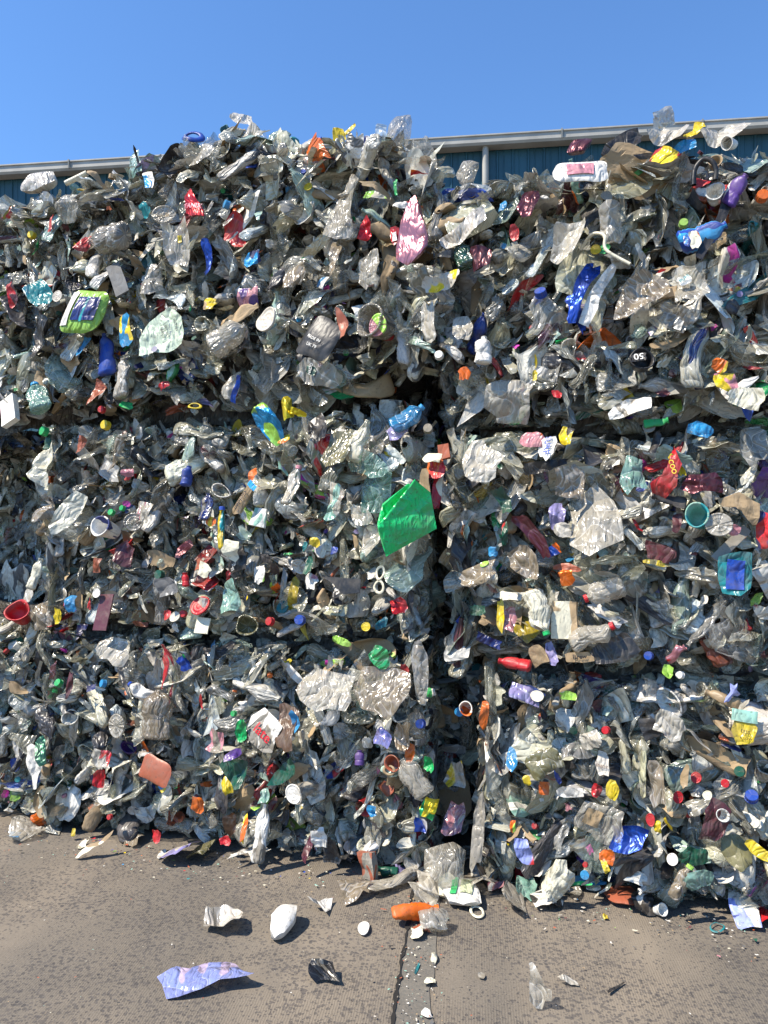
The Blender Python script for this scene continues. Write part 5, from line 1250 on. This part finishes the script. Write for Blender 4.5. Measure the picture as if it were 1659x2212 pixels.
# --- bales, then the items
make_bale(21, -1.94, .21, 0.0, 1.06, 0.0, 'bottom bale of the left stack, long and grey with a red strip', sides=(True, True))
make_bale(22, -1.91, .19, 1.08, 2.20, 0.0, 'middle bale of the left stack carrying the olive ribbed sheet', sides=(True, True), big=.92)
make_bale(23, -4.4, .27, 2.22, 3.3, 0.03, 'top bale of the left stack under the film peak', topped=True, sides=(False, False), big=1.15)
make_bale(24, .44, 2.8, 0.0, .99, 0.0, 'bottom bale of the right stack with the yellow labelled drum', sides=(True, False), big=.95)
make_bale(25, .295, 2.8, 1.0, 2.05, 0.0, 'middle bale of the right stack holding the crescent red pouch', sides=(True, False), big=1.25)
make_bale(26, .27, 2.8, 2.07, 3.2, 0.0, 'top bale of the right stack with the black looped handle', topped=True, big=1.2)
make_bale(27, -4.2, -2.03, 0.0, 1.12, -.02, 'set back bottom bale at the far left with a coral bowl on it', n_parts=30)
make_bale(28, -4.2, -1.93, 1.14, 2.3, -.80, 'dark recessed middle bale at the far left', n_parts=20)
make_bale(29, .02, .62, 0.0, .95, -.30, 'shaded lower bale set back in the gap between the stacks', n_parts=24, density=.8)
make_bale(30, -.1, .7, .97, 3.0, -.85, 'dark bale far back in the gap, above the shaded one', n_parts=12, density=.5)
place_items()
# baling wires on the far left bale
for a in (-2.13, -2.22):
    V, F, L = tube_geo([wall(a, 1.1, -.5), wall(a, 1.13, -.20), wall(a + .01, .8, -.12), wall(a, .4, -.13), wall(a, .05, -.15)], .0035, 6)
    me = part_mesh('baling_wire', V, F, L, 'black', None, 'hard'); o = link('baling_wire', me)
    tag(o, 'thin black baling wire running down the set back far left bale', 'wire', 'wires round the far left bale')
# ------------------------------------------------------------------ things lying on the concrete
G = gitem
G('plastic_film','film','film',440,2124,215,74,4,'peri','periwinkle blue film with faint pinkish blotches lying on the concrete',n=44,amp=.10,nf=12,lat=.05,poly=[(1,-.35),(.75,.0),(.55,.65),(.35,.95),(-.1,.75),(-.35,.4),(-.6,.5),(-1,-.0),(-.85,-.3),(-.7,-.95),(-.45,-.98),(0,-.9),(.4,-.65),(.9,-.55)],c2=(.50,.40,.58),al=.92,mat='clear')
G(TB,'tub','pouch',612,2012,66,58,-15,'white','crushed flat white tub lying on the concrete',bulge=.22,amp=.12,rag=.03,mat='hard',n=30,poly=[(.95,-.1),(.9,-.75),(.4,-1),(-.2,-.8),(-1,.1),(-.75,.65),(-.2,1),(.4,.9),(.7,.4)])
G('plastic_film','film','film',478,2006,95,46,-5,'beige','crinkled beige brown film scrap on the concrete left of the white tub',amp=.45,n=28,c2='smoke',al=.95,mat='clear')
G('plastic_film','wad','film',696,2086,68,62,10,'dgrey','black and silver crumpled foil wad on the concrete',amp=1.6,lat=.6,n=46,nf=30,c2='smoke',mat='foil',lie=False,out=(-.2,-.7,.7),smooth=False)
G('bottle_cap','disc','lid',785,2010,24,30,0,'white','small white oval disc lying on the concrete',amt=.05)
G('paper_piece','scrap','film',694,1966,58,32,12,'white','small white bow shaped scrap on the concrete',amp=.4,poly=[(1,.9),(.3,.7),(-.2,.1),(-1,.3),(-.9,-.3),(-.2,-.3),(.2,-1),(.7,-.2)])
G('plastic_film','film','film',756,1938,80,40,-38,'dirty','grey twisted film strip curling up from the concrete',amp=.5,bend=1.3,n=28,al=.95,mat='clear',poly=[(1,.3),(.7,1),(.2,.5),(-.5,.6),(-1,.9),(-.7,-.3),(0,-.5),(.6,-1),(.9,-.5)])
G('foam_block','block','box',797,1885,36,56,5,'terra','coral foam block with grey dirty face standing against the bale foot',out=(-.3,-.9,.2),up=(0,0,1),lie=False,dep=.7,c2='smoke',amt=.14)
G(B,'bottle','bottle',838,1878,22,44,80,'dgreen','dark green bottle lying right of the coral foam block',lie=False,out=(0,-.7,.7),mat='hard')
G('plastic_cup','cup','pouch',968,1880,100,96,0,'clear','large clear crushed dome of film on top of the spilled heap',al=.28,bulge=.5,n=30,out=(-.1,-.9,.5),up=(0,0,1),lie=False)
G('paper_piece','paper','film',970,1905,54,62,5,'cream','square cream paper flap leaning on the spilled heap',out=(0,-.9,.6),up=(0,0,1),lie=False,mat='paper',amp=.15)
G(B,'bottle','bottle',869,1912,40,88,-60,'clear','flattened clear bottle at the left of the spilled heap',al=.55,sq=.4)
G('plastic_film','film','film',930,1920,80,70,0,'clear','grey clear tray between the flattened bottle and the printed tub',al=.6)
G(B,'bottle','bottle',896,1952,34,100,-82,'orange','bright orange crushed bottle lying across the slab joint',capc='orange',mat='hard',sq=.7,amt=.16,lie=False,out=(0,-.5,.8),seed=71)
G(P_,'tub','pouch',1000,1942,92,58,-12,'white','white tub side with green stripe and pale yellow print',c2=None,bulge=.12,amp=.03,rag=.02,mat='opaque',panels=[('green_stripe',-.55,-.25,-.6,.7,'green'),('pale_print',-.1,.5,-.5,.5,(.62,.68,.42))],poly=[(1,-.7),(.75,.1),(.2,.8),(-.4,.98),(-.9,.3),(-.95,-.3),(-.5,-.9),(.2,-1)])
G('plastic_cup','cup','pouch',936,1990,72,56,10,'clear','small clear crushed cup below the orange bottle',al=.32,bulge=.3,lie=False,out=(0,-.7,.7))
G('terracotta_shard','shard','film',906,2010,34,30,10,'terra','small terracotta triangle next to the clear crushed cup',poly=[(1,-.9),(.6,1),(-1,.1)],mat='hard',amp=.1)
G('paper_piece','wad','film',903,2024,34,28,0,'cream','crumpled cream wad on the joint below the terracotta triangle',amp=.5,lat=.3,mat='paper')
G('plastic_film','film','film',1050,1895,78,52,-15,'white','smooth white film sheet on the right of the spilled heap',amp=.18)
G('plastic_film','film','film',1035,1925,88,52,-25,'clear','clear crumpled film under the smooth white sheet',al=.6)
G(W_,'wrapper','film',1072,1922,40,26,-10,'pink','pink and white torn wrapper right of the spilled heap',c2='white',amp=.4)
G('plastic_strip','wrapper','film',1050,1878,66,26,-30,'cream','cream and red torn strip behind the smooth white sheet',c2='red',amp=.3)
G('plastic_cup','cup','tub',908,1872,30,30,20,'clear','clear and green cup left of the large clear dome',c2='green',al=.8,lie=False,out=(-.5,-.6,.5))
G('plastic_film','scrap','film',868,1895,30,26,0,'lilac','pale lilac scrap left of the spilled heap',amp=.5)
G('bottle_cap','lid','ring',1003+28,1975,24,22,0,'cream','clear round ring bit below the printed tub',t=.12)
G('plastic_film','film','film',1112,1962,56,66,0,'smoke','grey clear star shaped film right of the printed tub',al=.75,amp=.3)
G('plastic_film','film','film',1137,1928,50,44,-15,'mint','mint green film scrap near the pale curved film',amp=.35,al=.9,mat='clear')
G('plastic_film','film','film',1130,1908,46,24,-10,'red','coral red film scrap behind the mint one',amp=.3)
G(W_,'wrapper','film',1182,1950,78,56,-8,'white','white packet with black lettering and an orange spot',c2='black',amp=.22,mat='opaque',panels=[('orange_spot',-.1,.2,.15,.6,'orange')],n=26)
G('plastic_dish','dish','pouch',1340,1945,70,36,0,'terra','terracotta oval dish lying at the foot of the right stack',bulge=.14,amp=.03,rag=.02,mat='hard')
G('plastic_bag','bag','film',1392,1966,60,40,-15,'black','black bag neck with white and green scrap at the right stack foot',c2='white',amp=.5)
G(CP,'cap','tub',1424,1972,26,22,0,'white','white round cap with black band on the concrete',out=(.4,-.7,.4),lie=False,amt=.02)
G(W_,'wrapper','film',1606,1985,62,66,-20,'white','white and orange butterfly shaped wrapper near the right edge',c2='peri',amp=.3)
G(W_,'wrapper','film',1645,1990,40,50,-20,'pink','red and lilac wrapper half at the right edge',c2='red',amp=.3)
G('plastic_film','scrap','film',1652,1945,24,26,0,'white','small white scrap at the right edge behind the butterfly wrapper',amp=.3)
G('plastic_ring','ring','ring',1548,2009,24,20,-20,'teal','thin turquoise ring lying on the concrete',t=.07)
G('plastic_film','film','film',1163,2140,56,84,12,'clear','upright clear glove like film scrap low on the concrete',al=.5,amp=.5,n=30,out=(-.1,-.85,.5),up=(0,0,1),lie=False,poly=[(.0,1),(.35,.3),(.5,-.1),(1,-.2),(.9,-.7),(.4,-.6),(.1,-1),(-.4,-.9),(-.9,-.5),(-.7,.1),(-.4,.6),(-.3,1)])
G('card_strip','cardboard','film',205,1838,90,34,30,'tan','bent tan and cream card strip propped up near the lower left bale',mat='paper',amp=.25,c2='cream',out=(-.2,-.6,.7),up=(0,.4,.8),lie=False,n=24,poly=[(1,.9),(.3,.35),(-.4,.4),(-1,-.5),(-.8,-.9),(.1,-.5),(.5,-.3),(.8,.1)])
G('bottle_cap','scrap','film',178,1830,20,14,0,'cream','small cream bit beside the bent card strip',amp=.3)
G('plastic_film','film','film',383,1858,70,44,-12,'lilac','pale lilac film pouch with tan tail on the concrete',amp=.25,c2='beige')
G('plastic_film','film','film',430,1858,56,40,-12,'olive','olive tan film tail right of the pale lilac pouch',amp=.3,al=.9,mat='clear')
G('bottle_cap','knob','lid',350,1848,14,20,0,'white','white oval bead left of the pale lilac pouch',amt=.02)
G('plastic_film','film','film',545,1862,110,50,10,'white','torn white film strips lying in front of the tall white bottle',amp=.4,n=26,poly=[(1,.9),(.6,.2),(.8,-.7),(.3,-.3),(.1,-.9),(-.2,-.2),(-1,-.6),(-.4,.2),(0,.6),(.5,.5)])
G('plastic_film','film','film',60,1806,84,34,5,'clear','clear flattened film scrap lying in shade at the lower left',al=.45)
G('plastic_film','scrap','film',28,1815,30,28,20,'sky','pale blue clear scrap at the lower left',al=.55)
G('plastic_sliver','sliver','film',901,2096,9,26,-10,'teal','teal splinter lying in the slab joint',amp=.1)
G('plastic_sliver','sliver','film',1330-5,2142,8,46,-48,'dgrey','thin dark stick on the concrete low right',amp=.05)
G('plastic_sliver','sliver','film',1225,2128,52,8,-6,'clear','thin clear sliver right of the glove like film',amp=.2,al=.8)
G('plastic_sliver','sliver','film',1040,2118-4,16,14,0,'smoke','small grey blue chip on the brushed concrete',amp=.1)
G('paper_piece','scrap','film',928,2128,26,18,0,'cream','cream crumb in the slab joint below the teal splinter',amp=.4)
G('paper_piece','scrap','film',921,2200,24,16,20,'white','white chip at the bottom end of the slab joint',amp=.2)
G('paper_piece','scrap','film',938,2075,16,22,0,'cream','cream chip on the right side of the slab joint',amp=.4)
G('paper_piece','scrap','film',1308,1987,12,10,0,'yellow','tiny yellow crumb below the white packet',amp=.3)

for i, (x, y, w, h, rot, c, al, lab) in enumerate([
 (925,1945,60,40,20,'clear',.6,'clear film scrap tucked behind the orange bottle'),
 (1015,1868,60,60,-20,'clear',.5,'clear upright film leaf behind the square paper flap'),
 (985,1925,50,30,10,'white',1,'white film scrap between paper flap and printed tub'),
 (1085,1900,50,36,-30,'smoke',.8,'grey film scrap right of the smooth white sheet'),
 (905,1888,56,34,15,'dirty',.8,'brownish film scrap above the flattened clear bottle'),
 (1240,1938,40,22,10,'smoke',.7,'small grey film scrap right of the white black lettered packet'),
 (740,1868,44,24,-10,'dgrey',1,'dark scrap at the bale foot left of the coral foam block'),
 (620,1852,46,26,5,'clear',.8,'clear scrap at the bale foot right of the tall white bottle'),
 (290,1822,50,24,-8,'dirty',.9,'brown grey scrap at the bale foot above the card strip'),
 (1500,1950,54,26,6,'smoke',.8,'grey scrap at the foot of the right stack beyond the capped neck')]):
    G('plastic_film','film','film',x,y,w,h,rot,c,lab,al=al,amp=.5,lat=.15,mat='clear' if al < 1 else 'opaque')
# crumbs: far too many and too small to count
r = np.random.default_rng(77)
AV, AF, A1, AL = [], [], [], []; off = 0
def crumb(x, y, sz_, c):
    global off
    v, F, p, sm = LIB['shard'][r.integers(16)]
    a = r.uniform(0, 6.28); R_m = np.array([[math.cos(a), math.sin(a), 0], [-math.sin(a), math.cos(a), 0], [0, 0, 1]])
    P = (v * [sz_ * r.uniform(.5, 1.3), sz_ * r.uniform(.5, 1.3), sz_ * .5]) @ R_m; P[:, 2] += .012 - P[:, 2].min() + sz_ * .03; P[:, 0] += x; P[:, 1] += y
    AV.append(P); AF.append(F + off); off += len(P); A1.append(np.tile((*c, 1), (len(P), 1))); AL.append(np.concatenate([p * sz_, np.full((len(p), 1), r.uniform(-9, 9))], 1))
pal = [C['white'], C['white'], C['cream'], C['smoke'], C['tan'], C['beige'], C['dgrey'], C['terra'], C['grey'], C['mint']]
for i in range(260):
    y = r.uniform(2.35, 3.4); crumb(joint_x(y) + r.normal(.055, .05), y, abs(r.normal(.005, .004)) + .003, pal[r.integers(10)])
for i in range(550):
    s = r.uniform(-2.4, 1.9); d = abs(r.normal(0, .16)) + .02; p = wall(s, 0, d); crumb(p.x, p.y, abs(r.normal(.008, .007)) + .004, pal[r.integers(10)] if r.random() < .85 else C[BRIGHT[r.integers(20)]])
for i in range(260):
    crumb(r.uniform(-2, 2), r.uniform(2.3, 3.6), abs(r.normal(.004, .003)) + .003, pal[r.integers(10)])
V = np.concatenate(AV)
me = np_mesh('litter_crumbs', V, np.concatenate(AF), np.concatenate(A1), (0, 0, 0, 0), np.concatenate(AL), M['hard'])
o = link('litter_crumbs', me); tag(o, 'fine pale plastic crumbs scattered over the concrete and joint', 'litter', kind='stuff')
